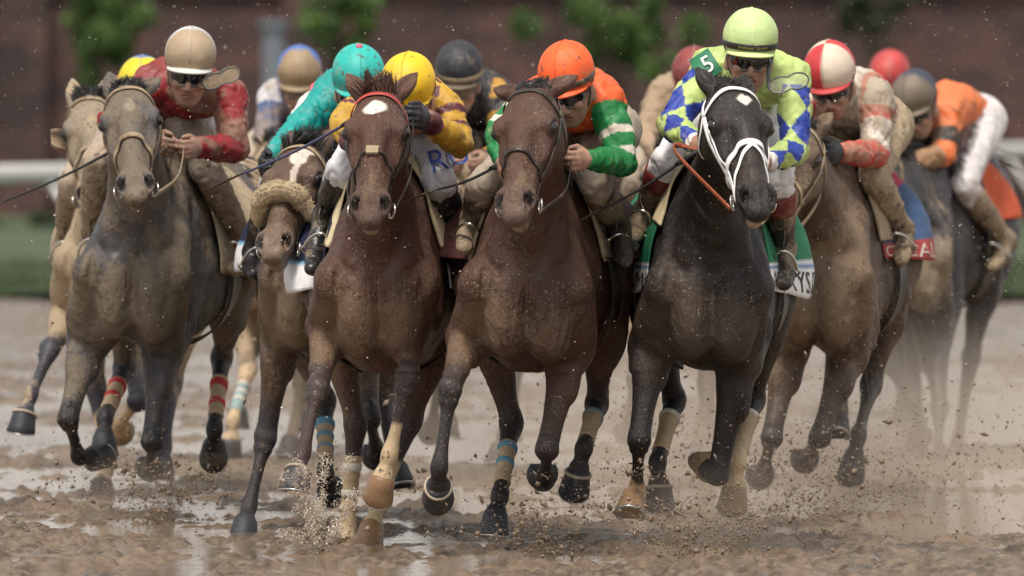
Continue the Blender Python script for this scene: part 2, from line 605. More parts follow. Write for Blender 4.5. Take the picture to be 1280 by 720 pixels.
# ------------------------------------------------------------------ horses
def reach(parent, p, L, sgn):
    """the joint at pixel p a bone length L from parent; the bone's length gives the depth, sgn +1 towards the camera"""
    q = at(p[0], p[1], parent[1])
    d = np.linalg.norm(q - parent)
    if d < L:
        D = parent[1] - sgn * math.sqrt(L * L - d * d)
        return at(p[0], p[1], D)
    return parent + (q - parent) * min(1.0, 1.12 * L / d)


def hair(root_pts, dirs, length, mat, name, parent, droop=0.3, width=0.004, jitter=0.35, seed=0, loc=None, segs=5):
    """tapered strands rooted at root_pts, one mesh"""
    r = np.random.default_rng(seed)
    V = []; Fc = []
    nc_ = max(6, len(root_pts) // 11); clump = r.normal(size=(nc_, 3)) * jitter * 1.3; bl_ = r.normal(size=(nc_, 3)) * 0.25
    rpn = np.asarray(root_pts); cen_ = rpn[r.integers(0, len(rpn), nc_)]
    for p, d in zip(root_pts, dirs):
        ci_ = int(np.argmin(((cen_ - p) ** 2).sum(1)))
        d = unit(unit(d) + clump[ci_] + r.normal(size=3) * jitter * 0.35)
        L = length * r.uniform(0.6, 1.15)
        side = unit(np.cross(d, r.normal(size=3)))
        up = np.cross(side, d)
        q = np.array(p, float); dd = d.copy()
        o = len(V)
        bend = bl_[ci_] + r.normal(size=3) * 0.10
        for k in range(segs + 1):
            w = width * (1 - k / segs) ** 0.7 + 0.0004
            V += [q + side * w, q - side * w * 0.5 + up * w * 0.8, q - side * w * 0.5 - up * w * 0.8]
            q = q + dd * L / segs
            dd = unit(dd + vec(0, 0, -droop / segs) + bend / segs)
        for k in range(segs):
            for j in range(3):
                Fc.append((o + k * 3 + j, o + k * 3 + (j + 1) % 3, o + k * 3 + 3 + (j + 1) % 3, o + k * 3 + 3 + j))
    return mesh_obj(name, np.array(V), np.array(Fc), mat, parent, True)


def ribbon(sdf, pts, hw, thick, mat, name, parent, off=0.002, n=5, closed=False, proj=True, lift=0.0):
    """a strap that follows the surface of the field"""
    P = np.asarray(pts, float)
    if closed:
        P = np.vstack([P, P[:1]])
    P = spline(P, n)
    if proj:
        P, N = sdf.project(P, off + thick + lift)
    else:
        N = sdf.normal(P)[0]
    m = MB()
    if closed:
        P = P[:-1]; N = N[:-1]
    m.tube(P, hw, 8, nrm=N, flat=thick / hw, closed=closed)
    return m.build(name, mat, parent)


def make_hoof(cor, a, w, mat, parent, shoe=True, band=False, size=1.0):
    """hoof capsule below the coronet point cor; a points down the pastern, w sideways"""
    w = unit(w - (w @ a) * a)
    dors = np.cross(a, w)
    nrm = unit(math.cos(math.radians(36)) * a - math.sin(math.radians(36)) * dors)   # normal of the sole
    toe = unit(np.cross(nrm, w))
    c1 = cor + nrm * 0.078 * size + toe * 0.030 * size
    n = 20
    rings = []
    for f, r0, sc_ in ((-0.06, 0.040, 0.9), (0.0, 0.0475, 1.0), (0.35, 0.052, 1.0), (0.7, 0.057, 1.0), (0.97, 0.0615, 1.0), (1.0, 0.0595, 0.99), (1.0, 0.045, 0.9), (0.90, 0.02, 0.6)):
        c = cor * (1 - f) + c1 * f
        R = []
        for k in range(n):
            an = 2 * math.pi * k / n
            x, y = math.cos(an), math.sin(an)
            if x < -0.55:
                x = -0.55 - (abs(x) - 0.55) * 0.45 * (1 - 0.5 * (1 - abs(y)))
            tilt = 0.022 * (1 - max(f, 0)) * x          # coronet slopes down to the heels
            R.append(c + size * r0 * sc_ * (1.08 * x * toe + 0.96 * y * w) - size * nrm * tilt)
        rings.append(R)
    V = [p for R in rings for p in R]
    Fc = []
    for i in range(len(rings) - 1):
        for k in range(n):
            Fc.append((i * n + k, i * n + (k + 1) % n, (i + 1) * n + (k + 1) % n, (i + 1) * n + k))
    Fc.append(tuple(range(n))[::-1])
    Fc.append(tuple((len(rings) - 1) * n + k for k in range(n)))
    h = mesh_obj('hoof', np.array(V), Fc, mat, parent)
    if shoe:
        m = MB()
        pts = [c1 + size * 0.052 * (1.08 * math.cos(t) * toe + 0.96 * math.sin(t) * w) + nrm * 0.004 for t in np.linspace(-2.3, 2.3, 15)]
        m.tube(pts, 0.010 * size, 6, ref=nrm, flat=0.45)
        s_ = m.build('shoe', M['shoe'], h)
    if band:
        m = MB()
        R = np.array(rings[1]) * 0.75 + np.array(rings[2]) * 0.25
        c = R.mean(0)
        m.tube(c + (R - c) * 1.0, 0.007, 6, closed=True, ref=a)
        m.build('coronet_band', M['coronet'], h)
    return h


def horse(cfg):
    D, psi = cfg['D'], math.radians(cfg.get('psi', 3))
    h = cfg.get('h', 0.0075)
    base = at(cfg['cx'], 300, D); base[2] = 0
    fw = vec(-math.sin(psi), -math.cos(psi), 0); lf = vec(math.cos(psi), -math.sin(psi), 0); up = vec(0, 0, 1)
    dz = cfg.get('dz', 0.0)
    S = cfg.get('size', 1.0)
    loc = lambda x, y, z: base + S * (x * fw + y * lf) + vec(0, 0, (z + dz))
    root = empty('horse', tuple(base), cfg['label'], 'horse', 'galloping racehorses')
    poll, muz = at(*cfg['poll'], D - cfg.get('poll_d', 0.34)), None
    HS = 1.03 * S
    HL = 0.60 * HS
    q = at(*cfg['muz'], poll[1]); dd = np.linalg.norm(q - poll)
    muz = at(*cfg['muz'], poll[1] - math.sqrt(max(HL * HL - dd * dd, 0.05 * HL * HL)))
    ha = unit(muz - poll)
    yaw = math.radians(cfg.get('hyaw', 0))               # head turned to its left (+)
    l0 = lf * math.cos(yaw) - fw * math.sin(yaw)
    hs = unit(l0 - (l0 @ ha) * ha)
    hn = np.cross(ha, hs)
    hp = lambda u, s_, n_: poll + HS * (u * ha + s_ * hs + n_ * hn)

    # joints
    legs = {}
    for key in ('FR', 'FL', 'HR', 'HL'):
        sd = 1 if key[1] == 'L' else -1
        L = cfg['legs'][key]
        if key[0] == 'F':
            e = at(*L[0], D + L[5] if len(L) > 5 else D + 0.20)
            kn = reach(e, L[1][:2], 0.385 * S, L[1][2])
            ft = reach(kn, L[2][:2], 0.29 * S, L[2][2])
            tt = reach(ft, L[3][:2], 0.165 * S, L[3][2])
            legs[key] = dict(sd=sd, J=[e, kn, ft, tt], opt=L[4] if len(L) > 4 else {})
        else:
            hip = loc(-1.10, 0.13 * sd, 1.22)
            st = at(*L[0], D + 0.80) if L[0] is not None else loc(-0.80, 0.225 * sd, 0.92)
            hk = reach(st, L[1][:2], 0.42 * S, L[1][2])
            ft = reach(hk, L[2][:2], 0.37 * S, L[2][2])
            tt = reach(ft, L[3][:2], 0.165 * S, L[3][2])
            legs[key] = dict(sd=sd, J=[hip, st, hk, ft, tt], opt=L[4] if len(L) > 4 else {})
    allp = [poll, muz, loc(0.1, 0.4, 1.6), loc(0.1, -0.4, 0.6), loc(-1.6, 0.42, 1.6), loc(-1.6, -0.42, 0.6), poll + vec(0, 0, 0.25), poll + lf * 0.25, poll - lf * 0.25]
    for g in legs.values():
        allp += g['J']
    allp = np.array(allp)
    F_ = SDF(allp.min(0) - 0.14, allp.max(0) + 0.14, h)

    # trunk
    F_.loft(base + vec(0, 0, dz), fw, lf, up, [
        (-1.52 * S, 0.07, 1.30, 1.12), (-1.46 * S, 0.15, 1.37, 1.05), (-1.32 * S, 0.225, 1.44, 0.98), (-1.12 * S, 0.265, 1.48, 0.88), (-0.90 * S, 0.258, 1.43, 0.78),
        (-0.68 * S, 0.252, 1.42, 0.70), (-0.46 * S, 0.225, 1.475, 0.665), (-0.28 * S, 0.180, 1.44, 0.665), (-0.12 * S, 0.150, 1.30, 0.70), (0.0, 0.110, 1.17, 0.80), (0.05 * S, 0.06, 1.08, 0.90)], 0.02, 2.1, -0.30)
    # shoulders, chest
    for sd in (-1, 1):
        J = legs['FL' if sd > 0 else 'FR']['J']
        e = J[0]
        ps = loc(0.0, 0.140 * sd, 0.99) * 0.75 + 0.25 * (e + vec(0, 0, 0.2) + fw * 0.2)
        F_.chain(np.vstack([[*loc(-0.44, 0.045 * sd, 1.41), 0.045], [*loc(-0.24, 0.088 * sd, 1.23), 0.075], [*loc(-0.10, 0.115 * sd, 1.09), 0.082], [*ps, 0.090]]), 0.035)      # scapula and its muscles
        F_.chain(np.vstack([[*loc(-0.46, 0.105 * sd, 1.18), 0.075], [*(0.5 * (loc(-0.32, 0.150 * sd, 0.98) + e)), 0.095], [*e, 0.082]]), 0.022)   # triceps
        F_.chain(np.vstack([[*ps, 0.090], [*(0.5 * (ps + e) + vec(0, 0, -0.02)), 0.090], [*e, 0.080]]), 0.016)                         # upper arm
        c = loc(-0.005, 0.075 * sd, 0.90) * 0.75 + 0.25 * (loc(0, 0.082 * sd, 0.70) + vec(0, 0, 1) * (e[2] - 0.62))
        F_.ell(c + fw * 0.004 + up * 0.015, [lf, fw, up], (0.090 * S, 0.110, 0.190), 0.012)                                                                          # breast
        F_.chain(np.vstack([[*loc(0.0, 0.06 * sd, 0.80), 0.065], [*(e * 0.75 + loc(-0.05, 0.06 * sd, 0.76) * 0.25), 0.070]]), 0.035)      # breast to forearm
    F_.chain([[*loc(0.070, 0, 1.12), 0.010], [*loc(0.108, 0, 0.94), 0.020], [*loc(0.085, 0, 0.76), 0.022], [*loc(0.04, 0, 0.68), 0.02]], 0.022, op='sub')
    for sd in (-1, 1):   # hollows between neck and shoulder, and the muscle of the forearm
        F_.chain([[*loc(-0.24, 0.165 * sd, 1.36), 0.010], [*loc(-0.04, 0.165 * sd, 1.18), 0.014], [*loc(0.08, 0.115 * sd, 1.05), 0.012]], 0.045, op='sub')
    for sd in (-1, 1):   # grooves round the breast and behind the shoulder
        J = legs['FL' if sd > 0 else 'FR']['J']
        F_.chain([[*loc(0.075, 0.158 * sd, 1.04), 0.008], [*loc(0.095, 0.160 * sd, 0.92), 0.012], [*loc(0.085, 0.135 * sd, 0.80), 0.008]], 0.028, op='sub')
        F_.chain([[*loc(-0.16, 0.205 * sd, 1.14), 0.008], [*(loc(-0.14, 0.245 * sd, 0.98)), 0.010], [*(J[0] + lf * sd * 0.115 + vec(0, 0, 0.08)), 0.006]], 0.03, op='sub')
    # neck
    nb = loc(-0.20, 0, 1.16)
    pin = hp(0.05, 0, -0.085)
    mid = 0.52 * nb + 0.48 * pin + vec(0, 0, 0.0)
    F_.chain(np.vstack([[*nb, 0.255, 0.50], [*(nb * 0.72 + pin * 0.28), 0.215, 0.54], [*mid, 0.170, 0.58], [*(0.25 * nb + 0.75 * pin), 0.135, 0.62], [*pin, 0.112, 0.68]]), 0.055, side=lf)
    for sd in (-1, 1):   # brachiocephalic columns beside the windpipe
        F_.chain(np.vstack([[*(pin + lf * 0.045 * sd + vec(0, 0, -0.07)), 0.045], [*(mid + lf * 0.062 * sd - vec(0, 0, 0.07)), 0.055], [*loc(0.0, 0.085 * sd, 1.10), 0.068]]), 0.035)
    # legs
    hoofs = []
    for key, g in legs.items():
        sd = g['sd']; J = g['J']
        if key[0] == 'F':
            e, kn, ft, tt = J
            a = unit(tt - ft); cor = ft + a * 0.088 * S
            back = -unit(np.cross(unit(ft - kn), lf))        # palmar side of the cannon
            sec = [[*e, 0.078, 0.95], [*(e * 0.68 + kn * 0.32), 0.063, 0.93], [*(e * 0.34 + kn * 0.66), 0.046, 0.93], [*(e * 0.14 + kn * 0.86), 0.040, 1.0],
                   [*kn, 0.0415, 1.02], [*(kn * 0.84 + ft * 0.16), 0.0345, 0.95], [*(kn * 0.62 + ft * 0.38), 0.0255, 0.88], [*(kn * 0.25 + ft * 0.75), 0.0255, 0.9],
                   [*ft, 0.0345, 0.95], [*(ft * 0.5 + cor * 0.5), 0.0285, 0.95], [*cor, 0.041, 1.0]]
            F_.chain([s_ for s_ in sec], 0.020, side=lf, n=4)
            fa = unit(kn - e); fr = unit(np.cross(fa, lf))
            F_.ell(e * 0.74 + kn * 0.26 + fr * 0.026 + lf * sd * 0.022, [fa, lf, fr], (0.115, 0.042, 0.048), 0.018)
            F_.ell(e * 0.80 + kn * 0.20 - fr * 0.02 - lf * sd * 0.03, [fa, lf, fr], (0.10, 0.040, 0.050), 0.022)
            # tendon, sesamoids and the bony knee
            F_.chain(np.vstack([[*(kn * 0.88 + ft * 0.12 + back * 0.024), 0.018], [*(kn * 0.45 + ft * 0.55 + back * 0.031), 0.0135], [*(kn * 0.12 + ft * 0.88 + back * 0.028), 0.015], [*(ft + back * 0.026), 0.021]]), 0.008)
            F_.ell(kn - back * 0.014, [lf, unit(ft - kn), back], (0.044, 0.042, 0.033), 0.012)
            F_.ell(kn - back * 0.010 + unit(ft - kn) * 0.048, [lf, unit(ft - kn), back], (0.037, 0.024, 0.028), 0.008)
            F_.ell(kn + back * 0.038 + unit(kn - ft) * 0.02, [lf, unit(ft - kn), back], (0.022, 0.030, 0.024), 0.010)
            g['t'] = [e, kn, ft, cor]
            w = lf - 0.0 * fw
        else:
            hip, st, hk, ft, tt = J
            a = unit(tt - ft); cor = ft + a * 0.090 * S
            back = -unit(np.cross(unit(ft - hk), lf))
            F_.chain(np.vstack([[*(hip + vec(0, 0, 0.02)), 0.19, 0.62], [*(hip * 0.5 + st * 0.5 + lf * 0.045 * sd - fw * 0.02), 0.185, 0.66], [*(st + vec(0, 0, 0.03)), 0.125, 0.80], [*(st * 0.75 + hk * 0.25), 0.105, 0.82], [*(st * 0.45 + hk * 0.55), 0.072, 0.85], [*(st * 0.16 + hk * 0.84), 0.044, 0.92],
                              [*hk, 0.050, 0.88], [*(hk * 0.8 + ft * 0.2), 0.037, 0.92], [*(hk * 0.5 + ft * 0.5), 0.0275, 0.92], [*(hk * 0.2 + ft * 0.8), 0.0275, 0.92], [*ft, 0.0375, 0.95], [*(ft * 0.5 + cor * 0.5), 0.029, 0.95], [*cor, 0.044, 1.0]]), 0.04, side=lf, n=4)
            # haunch behind the hip, point of the hock and its tendon
            F_.chain(np.vstack([[*loc(-1.36, 0.11 * sd, 1.22), 0.13], [*(loc(-1.28, 0.17 * sd, 1.02)), 0.12], [*(st * 0.6 + hk * 0.4 - fw * 0.05), 0.07]]), 0.06)
            ph = hk + unit(unit(st - hk) * 0.6 - unit(ft - hk) * 0.4 + back * 0.5) * 0.075
            F_.chain(np.vstack([[*hk, 0.040], [*ph, 0.027]]), 0.02)
            F_.chain(np.vstack([[*ph, 0.022], [*(0.5 * ph + 0.5 * (st * 0.55 + hk * 0.45) + back * 0.02), 0.02], [*(st * 0.6 + hk * 0.4), 0.04]]), 0.03)
            F_.chain(np.vstack([[*(hk * 0.8 + ft * 0.2 + back * 0.02), 0.02], [*(hk * 0.35 + ft * 0.65 + back * 0.032), 0.0145], [*(ft + back * 0.026), 0.022]]), 0.008)
            g['t'] = [st, hk, ft, cor]
            w = lf
        hoofs.append((key, cor, a, w, g['opt']))
    # head
    F_.loft(poll, ha, hs, hn, [(u * HS, b_ * HS, t_ * HS, n_ * HS) for u, b_, t_, n_ in
            [(-0.05, 0.050, 0.010, -0.10), (0.03, 0.078, 0.050, -0.14), (0.11, 0.096, 0.070, -0.175), (0.19, 0.099, 0.074, -0.185), (0.27, 0.084, 0.068, -0.160),
             (0.35, 0.066, 0.060, -0.115), (0.43, 0.056, 0.050, -0.090), (0.50, 0.060, 0.044, -0.080), (0.555, 0.048, 0.026, -0.070), (0.595, 0.030, 0.002, -0.050)]], 0.03, 2.5, 0.10)
    Rh = [ha, hs, hn]
    for sd in (-1, 1):
        F_.ell(hp(0.175, 0.088 * sd, 0.022), Rh, (0.050 * HS, 0.026 * HS, 0.034 * HS), 0.016)      # ridge over the eye
        F_.ell(hp(0.24, 0.074 * sd, -0.012), Rh, (0.090 * HS, 0.020 * HS, 0.018 * HS), 0.012)      # facial crest
        F_.ell(hp(0.11, 0.066 * sd, -0.105), Rh, (0.115 * HS, 0.036 * HS, 0.085 * HS), 0.03)       # jowl
        F_.ell(hp(0.190, 0.120 * sd, 0.020), Rh, (0.031 * HS, 0.022 * HS, 0.022 * HS), 0.007, 'sub')
        F_.chain([[*hp(0.145, 0.090 * sd, 0.030), 0.007], [*hp(0.165, 0.104 * sd, 0.036), 0.0085], [*hp(0.190, 0.102 * sd, 0.042), 0.008], [*hp(0.225, 0.086 * sd, 0.032), 0.006]], 0.008)      # upper lid
        F_.ell(hp(0.518, 0.047 * sd, 0.012), Rh, (0.050 * HS, 0.028 * HS, 0.038 * HS), 0.016)       # nostril rim
        F_.ell(hp(0.120, 0.050 * sd, 0.090), Rh, (0.05 * HS, 0.020 * HS, 0.02 * HS), 0.03, 'sub')  # hollow of the temple
        F_.ell(hp(0.33, 0.070 * sd, 0.045), Rh, (0.10 * HS, 0.018 * HS, 0.02 * HS), 0.04, 'sub')    # hollow beside the nasal bone
        F_.chain([[*hp(0.486, 0.036 * sd, 0.048), 0.007 * HS], [*hp(0.512, 0.050 * sd, 0.042), 0.0150 * HS], [*hp(0.540, 0.055 * sd, 0.028), 0.0185 * HS], [*hp(0.560, 0.050 * sd, 0.012), 0.0120 * HS]], 0.004, op='sub')
        F_.chain([[*hp(0.520, 0.040 * sd, 0.020), 0.010 * HS], [*hp(0.540, 0.042 * sd, 0.005), 0.010 * HS]], 0.004, op='sub')
    F_.chain([[*hp(0.20, 0, 0.052), 0.034 * HS], [*hp(0.36, 0, 0.036), 0.034 * HS], [*hp(0.50, 0, 0.018), 0.028 * HS]], 0.016)   # bridge of the nose
    F_.ell(hp(0.578, 0, -0.006), Rh, (0.034 * HS, 0.042 * HS, 0.033 * HS), 0.02)                   # upper lip
    F_.ell(hp(0.556, 0, -0.062), Rh, (0.040 * HS, 0.034 * HS, 0.026 * HS), 0.016)                   # chin
    F_.chain([[*hp(0.50, -0.06, -0.045), 0.006 * HS], [*hp(0.60, -0.03, -0.044), 0.010 * HS], [*hp(0.615, 0, -0.044), 0.013 * HS], [*hp(0.60, 0.03, -0.044), 0.010 * HS], [*hp(0.50, 0.06, -0.045), 0.006 * HS]], 0.010, op='sub')
    # ears
    ear = cfg.get('ears', ((-0.20, 0.75), (-0.20, 0.75)))
    for sd, (lean, pr) in zip((-1, 1), ear):                       # lean outwards, pr how far pricked up
        b0 = hp(-0.02, 0.058 * sd, -0.015)
        ed = unit(-ha * pr + hs * sd * (0.35 + lean) - hn * 0.20 * (1.4 - pr))
        wd = unit(hs - (hs @ ed) * ed)
        L = cfg.get('ear', 0.145) * HS
        opn = unit(np.cross(wd, ed)); opn = opn if opn @ hn > 0 else -opn
        opn = unit(opn + hs * sd * 0.35)
        F_.chain(np.vstack([[*(b0 - ed * 0.02), 0.032, 1.0], [*(b0 + ed * L * 0.25), 0.036, 0.95], [*(b0 + ed * L * 0.52), 0.032, 0.85], [*(b0 + ed * L * 0.80), 0.017, 0.8], [*(b0 + ed * L), 0.003, 0.8]]), 0.012, side=opn)
        F_.chain(np.vstack([[*(b0 + ed * L * 0.14 + opn * 0.030), 0.012], [*(b0 + ed * L * 0.36 + opn * 0.030), 0.022], [*(b0 + ed * L * 0.62 + opn * 0.024), 0.016], [*(b0 + ed * L * 0.86 + opn * 0.012), 0.005]]), 0.006, op='sub')

    V, Q = F_.mesh()
    V = relax(V, Q, 1, 0.35)
    # fine unevenness of skin and muscle
    wv0 = Waves(cfg.get('seed', 1) + 200)
    rl_ = (V - base); lz = np.stack([rl_ @ lf * 1.3, rl_ @ fw, rl_[:, 2] * 0.6], 1)
    V = V + vnormals(V, Q) * ((0.0012 * wv0(lz, 60.0) + 0.0007 * wv0(lz + 4, 120.0) + 0.0040 * wv0(lz + 2, 20.0)) * np.where((np.linalg.norm(V - hp(0.25, 0, -0.05), axis=1) < 0.42) | (V[:, 2] < 0.66), 0.12, 1.0))[:, None]
    # colours of the coat
    body, pts = np.array(cfg['coat']), np.array(cfg.get('points', (0.018, 0.016, 0.017)))
    wv = Waves(cfg.get('seed', 1))
    col = np.tile(body, (len(V), 1))
    nz = wv(V - base, 5.0)
    col = col * (1 + 0.10 * nz)[:, None]
    dp = cfg.get('dapple')
    if dp is not None:                                             # lighter/darker second coat colour in patches
        col = lerp3(col[:, 0:3] * 0 + col, np.array(dp), smooth(-0.2, 1.2, wv(V - base, 3.1) + 0.3 * nz) * 0.8) if False else col * (1 - (m_ := smooth(-0.3, 1.3, wv(V - base, 3.1)) * 0.8)[:, None]) + np.array(dp) * m_[:, None]
    rel = V - poll
    hu, hs_, hn_ = rel @ ha / HS, rel @ hs / HS, rel @ hn / HS
    inhead = smooth(0.10, 0.0, np.abs(hs_) - 0.09) * smooth(-0.12, -0.02, hu) * smooth(0.12, 0.05, np.abs(hn_ + 0.05) - 0.08)
    onhead = (hu > -0.06) & (np.abs(hs_) < 0.15) & (hn_ > -0.22) & (hn_ < 0.13) & (hu < 0.65)
    legd = np.zeros(len(V))
    for key, g in legs.items():
        e, kn, ft, cor = g['t']
        o = g['opt']
        best = np.full(len(V), 9.0); par = np.zeros(len(V))
        for i, (a_, b_) in enumerate(((e, kn), (kn, ft), (ft, cor))):
            ba = b_ - a_
            t_ = np.clip(((V - a_) @ ba) / (ba @ ba), 0, 1.15 if i == 2 else 1)
            dd_ = np.linalg.norm(V - a_ - t_[:, None] * ba, axis=1)
            u_ = dd_ < best
            best[u_] = dd_[u_]; par[u_] = (i + t_)[u_]
        near = smooth(0.16, 0.09, best)
        par = par + 0.06 * wv(V - base, 14.0)
        col_leg = pts
        lo_, hi_ = (0.45, 1.0) if key[0] == 'F' else (0.55, 1.05)
        f_ = near * smooth(lo_, hi_, par) * cfg.get('pts_amt', 0.93)
        col = col * (1 - f_[:, None]) + col_leg * f_[:, None]
        legd = np.maximum(legd, f_)
        if 'sock' in o:                                            # white leg from this parameter downwards
            f_ = near * smooth(o['sock'] - 0.05, o['sock'] + 0.05, par)
            scol = np.array(o.get('sockcol', (0.55, 0.40, 0.24)))
            col = col * (1 - f_[:, None]) + scol * f_[:, None]
    # mud sticks to the breast, the belly and the lower nose more than to the rest
    lx, lz_ = (V - base) @ fw, V[:, 2] - dz
    mudw = 0.40 + 0.42 * smooth(-0.25, 0.05, lx) * np.exp(-((lz_ - 0.83) / 0.16) ** 2) * ~onhead + 0.12 * onhead * smooth(0.30, 0.5, hu) - 0.1 * onhead * smooth(0.2, 0.05, hu) + 0.15 * smooth(-0.5, -0.9, lx) * smooth(1.0, 0.75, lz_)
    mudw = np.clip(mudw + 0.06 * nz - 0.34 * legd, 0, 1)
    mudw = mudw * (1 - onhead * smooth(0.045, 0.03, np.sqrt((hu - 0.19) ** 2 + (np.abs(hs_) - 0.105) ** 2 + (hn_ - 0.015) ** 2)))
    mudw = mudw * (1 - onhead * smooth(0.034, 0.022, np.sqrt(((hu - 0.526) * 0.70) ** 2 + (np.abs(hs_) - 0.053) ** 2 + ((hn_ - 0.026) * 0.8) ** 2)))
    # dark muzzle and eye surrounds, markings
    mz = onhead * smooth(0.42, 0.56, hu) * cfg.get('muzzle', 0.6)
    col = col * (1 - mz[:, None]) + np.array(cfg.get('muzcol', (0.03, 0.026, 0.025))) * mz[:, None]
    ins = onhead * smooth(0.024, 0.015, np.sqrt(((hu - 0.528) * 0.60) ** 2 + (np.abs(hs_) - 0.052) ** 2 + ((hn_ - 0.024) * 0.8) ** 2)) * 0.97
    col = col * (1 - ins[:, None]) + np.array((0.010, 0.006, 0.005)) * ins[:, None]
    eyem = onhead * smooth(0.05, 0.02, np.sqrt((hu - 0.19) ** 2 + (np.abs(hs_) - 0.105) ** 2 + (hn_ - 0.012) ** 2)) * 0.75
    col = col * (1 - eyem[:, None]) + np.array((0.025, 0.02, 0.018)) * eyem[:, None]
    for mk in cfg.get('marks', ()):
        u0, s0, ru, rs, p_ = mk[:5]
        wob = 1 + 0.18 * wv(V - base, 30.0)
        dd_ = (np.abs((hu - u0) / ru) ** p_ + np.abs((hs_ - s0) / rs) ** p_) ** (1 / p_) * wob
        f_ = onhead * (hn_ > 0.0) * smooth(1.12, 0.88, dd_) * (mk[6] if len(mk) > 6 else 0.95)
        col = col * (1 - f_[:, None]) + np.array(mk[5] if len(mk) > 5 else (0.72, 0.66, 0.58)) * f_[:, None]
    lip = onhead * smooth(0.565, 0.595, hu) * smooth(-0.025, -0.05, hn_) * cfg.get('lip', 0.5)
    col = col * (1 - lip[:, None]) + np.array((0.42, 0.31, 0.25)) * lip[:, None]
    bobj = mesh_obj('body', V - base, Q, cfg['mat'], root, True, np.hstack([np.clip(col, 0, 1), mudw[:, None]]))

    # eyes
    for sd in (-1, 1):
        m = MB(); c = hp(0.190, 0.0985 * sd, 0.016); n1, n2 = 12, 8
        P = [c + 0.0245 * HS * (math.cos(t) * math.sin(p_) * ha + math.sin(t) * math.sin(p_) * hn + math.cos(p_) * hs) - base for p_ in np.linspace(0.01, math.pi - 0.01, n2) for t in np.linspace(0, 2 * math.pi, n1, endpoint=False)]
        m.add(P, [(i * n1 + k, i * n1 + (k + 1) % n1, (i + 1) * n1 + (k + 1) % n1, (i + 1) * n1 + k) for i in range(n2 - 1) for k in range(n1)])
        m.build('eye', M['eye'], root)
    # hoofs and leg wraps
    for key, cor, a, w, o in hoofs:
        make_hoof(cor - base, a, w, M[o.get('hoof', 'hoof')], root, True, o.get('band', False), 1.0 * S)
    for key, g in legs.items():
        o = g['opt']
        if 'wrap' not in o:
            continue
        e, kn, ft, cor = g['t']
        m0, cw = o['wrap'][0], o['wrap'][1]
        pl = np.linspace(0.30, 0.84, 24)
        P = kn[None] * (1 - pl[:, None]) + ft[None] * pl[:, None]
        back = -unit(np.cross(unit(ft - kn), lf))
        P = P + back * 0.009
        def sleeve(ts, offs, name, mat, par_):
            A1 = unit(np.cross(back, unit(ft - kn))); n_ = 22
            PP = []; DD = []; OO = []
            for t0_, o_ in zip(ts, offs):
                c_ = kn * (1 - t0_) + ft * t0_ + back * 0.009
                for k_ in range(n_):
                    d_ = math.cos(6.2832 * k_ / n_) * back + math.sin(6.2832 * k_ / n_) * A1
                    PP.append(c_ + d_ * 0.085); DD.append(-d_); OO.append(o_ + (0.0016 * math.sin(t0_ * 75 + k_ * 0.5713) if name == 'leg_wrap' and o_ > 0.004 else 0))
            R_, ok_ = F_.march(np.array(PP), np.array(DD), 0.0, 0.085, 60)
            R_ = R_ - np.array(DD) * np.array(OO)[:, None]
            m_ = len(ts)
            mesh_obj_ = mesh_obj(name, R_ - base, [(i * n_ + k, i * n_ + (k + 1) % n_, (i + 1) * n_ + (k + 1) % n_, (i + 1) * n_ + k) for i in range(m_ - 1) for k in range(n_)], mat, par_)
            return mesh_obj_
        wp = sleeve(pl, 0.0065 + 0.0 * pl - 0.006 * (np.arange(24) == 0) - 0.006 * (np.arange(24) == 23), 'leg_wrap', M[m0], root)
        for (t0, t1, mname) in cw:
            sleeve(np.linspace(t0, t1, 5), [0.004, 0.0105, 0.0105, 0.0105, 0.004], 'tape_band', M[mname], wp)
    # hair
    r = np.random.default_rng(cfg.get('seed', 1) + 50)
    hm = M[cfg.get('hair', 'hair_black')]
    fl = cfg.get('forelock', (0.07, 0.1))
    nF = 240
    rp = np.array([hp(r.uniform(-0.06, 0.03), r.uniform(-0.05, 0.05), 0.0) for _ in range(nF)])
    rp, _n = F_.project(rp, -0.004)
    hd = unit(cfg.get('hairdir', vec(0, 0.2, 1)))
    hair(rp - base, [hd * 1.0 + _n[i] * 0.6 for i in range(nF)], fl[0], hm, 'forelock', root, droop=fl[1], jitter=0.17, seed=3, width=0.0032)
    nM = 260
    crest0, crest1 = loc(-0.42, 0, 1.52), hp(-0.05, 0, -0.10) + vec(0, 0, 0.10)
    rp = []
    for _ in range(nM):
        t_ = r.uniform(0, 1)
        rp.append(crest0 * (1 - t_) + crest1 * t_ + lf * r.uniform(-0.015, 0.015) + vec(0, 0, 0.10))
    rp, ok = F_.march(np.array(rp), np.tile(vec(0, 0, -1), (nM, 1)), 0.0, 0.5)
    sdm = cfg.get('mane_side', 1)
    hair(rp - base, [vec(0, 0.5, 0.5) + lf * sdm * 0.8 + r.normal(size=3) * 0.2 for _ in range(nM)], 0.13, hm, 'mane', root, droop=2.2, jitter=0.18, seed=4, width=0.0042)
    nT = 260
    dock = loc(-1.50, 0, 1.33)
    sw = cfg.get('tail', 0.0)
    rp = np.array([dock - fw * r.uniform(-0.04, 0.10) + r.normal(size=3) * 0.02 for _ in range(nT)])
    hair(rp - base, [-fw * 1.0 + lf * sw + vec(0, 0, 0.15 - 0.2 * abs(sw)) for _ in range(nT)], 0.62, hm, 'tail', root, droop=0.9, jitter=0.14, seed=5, width=0.006, segs=7)

    K = dict(cfg=cfg, F=F_, root=root, base=base, loc=loc, hp=hp, fw=fw, lf=lf, ha=ha, hs=hs, hn=hn, S=S, D=D)
    if cfg.get('tack', True):
        bridle(K)
    saddlery(K)
    return K


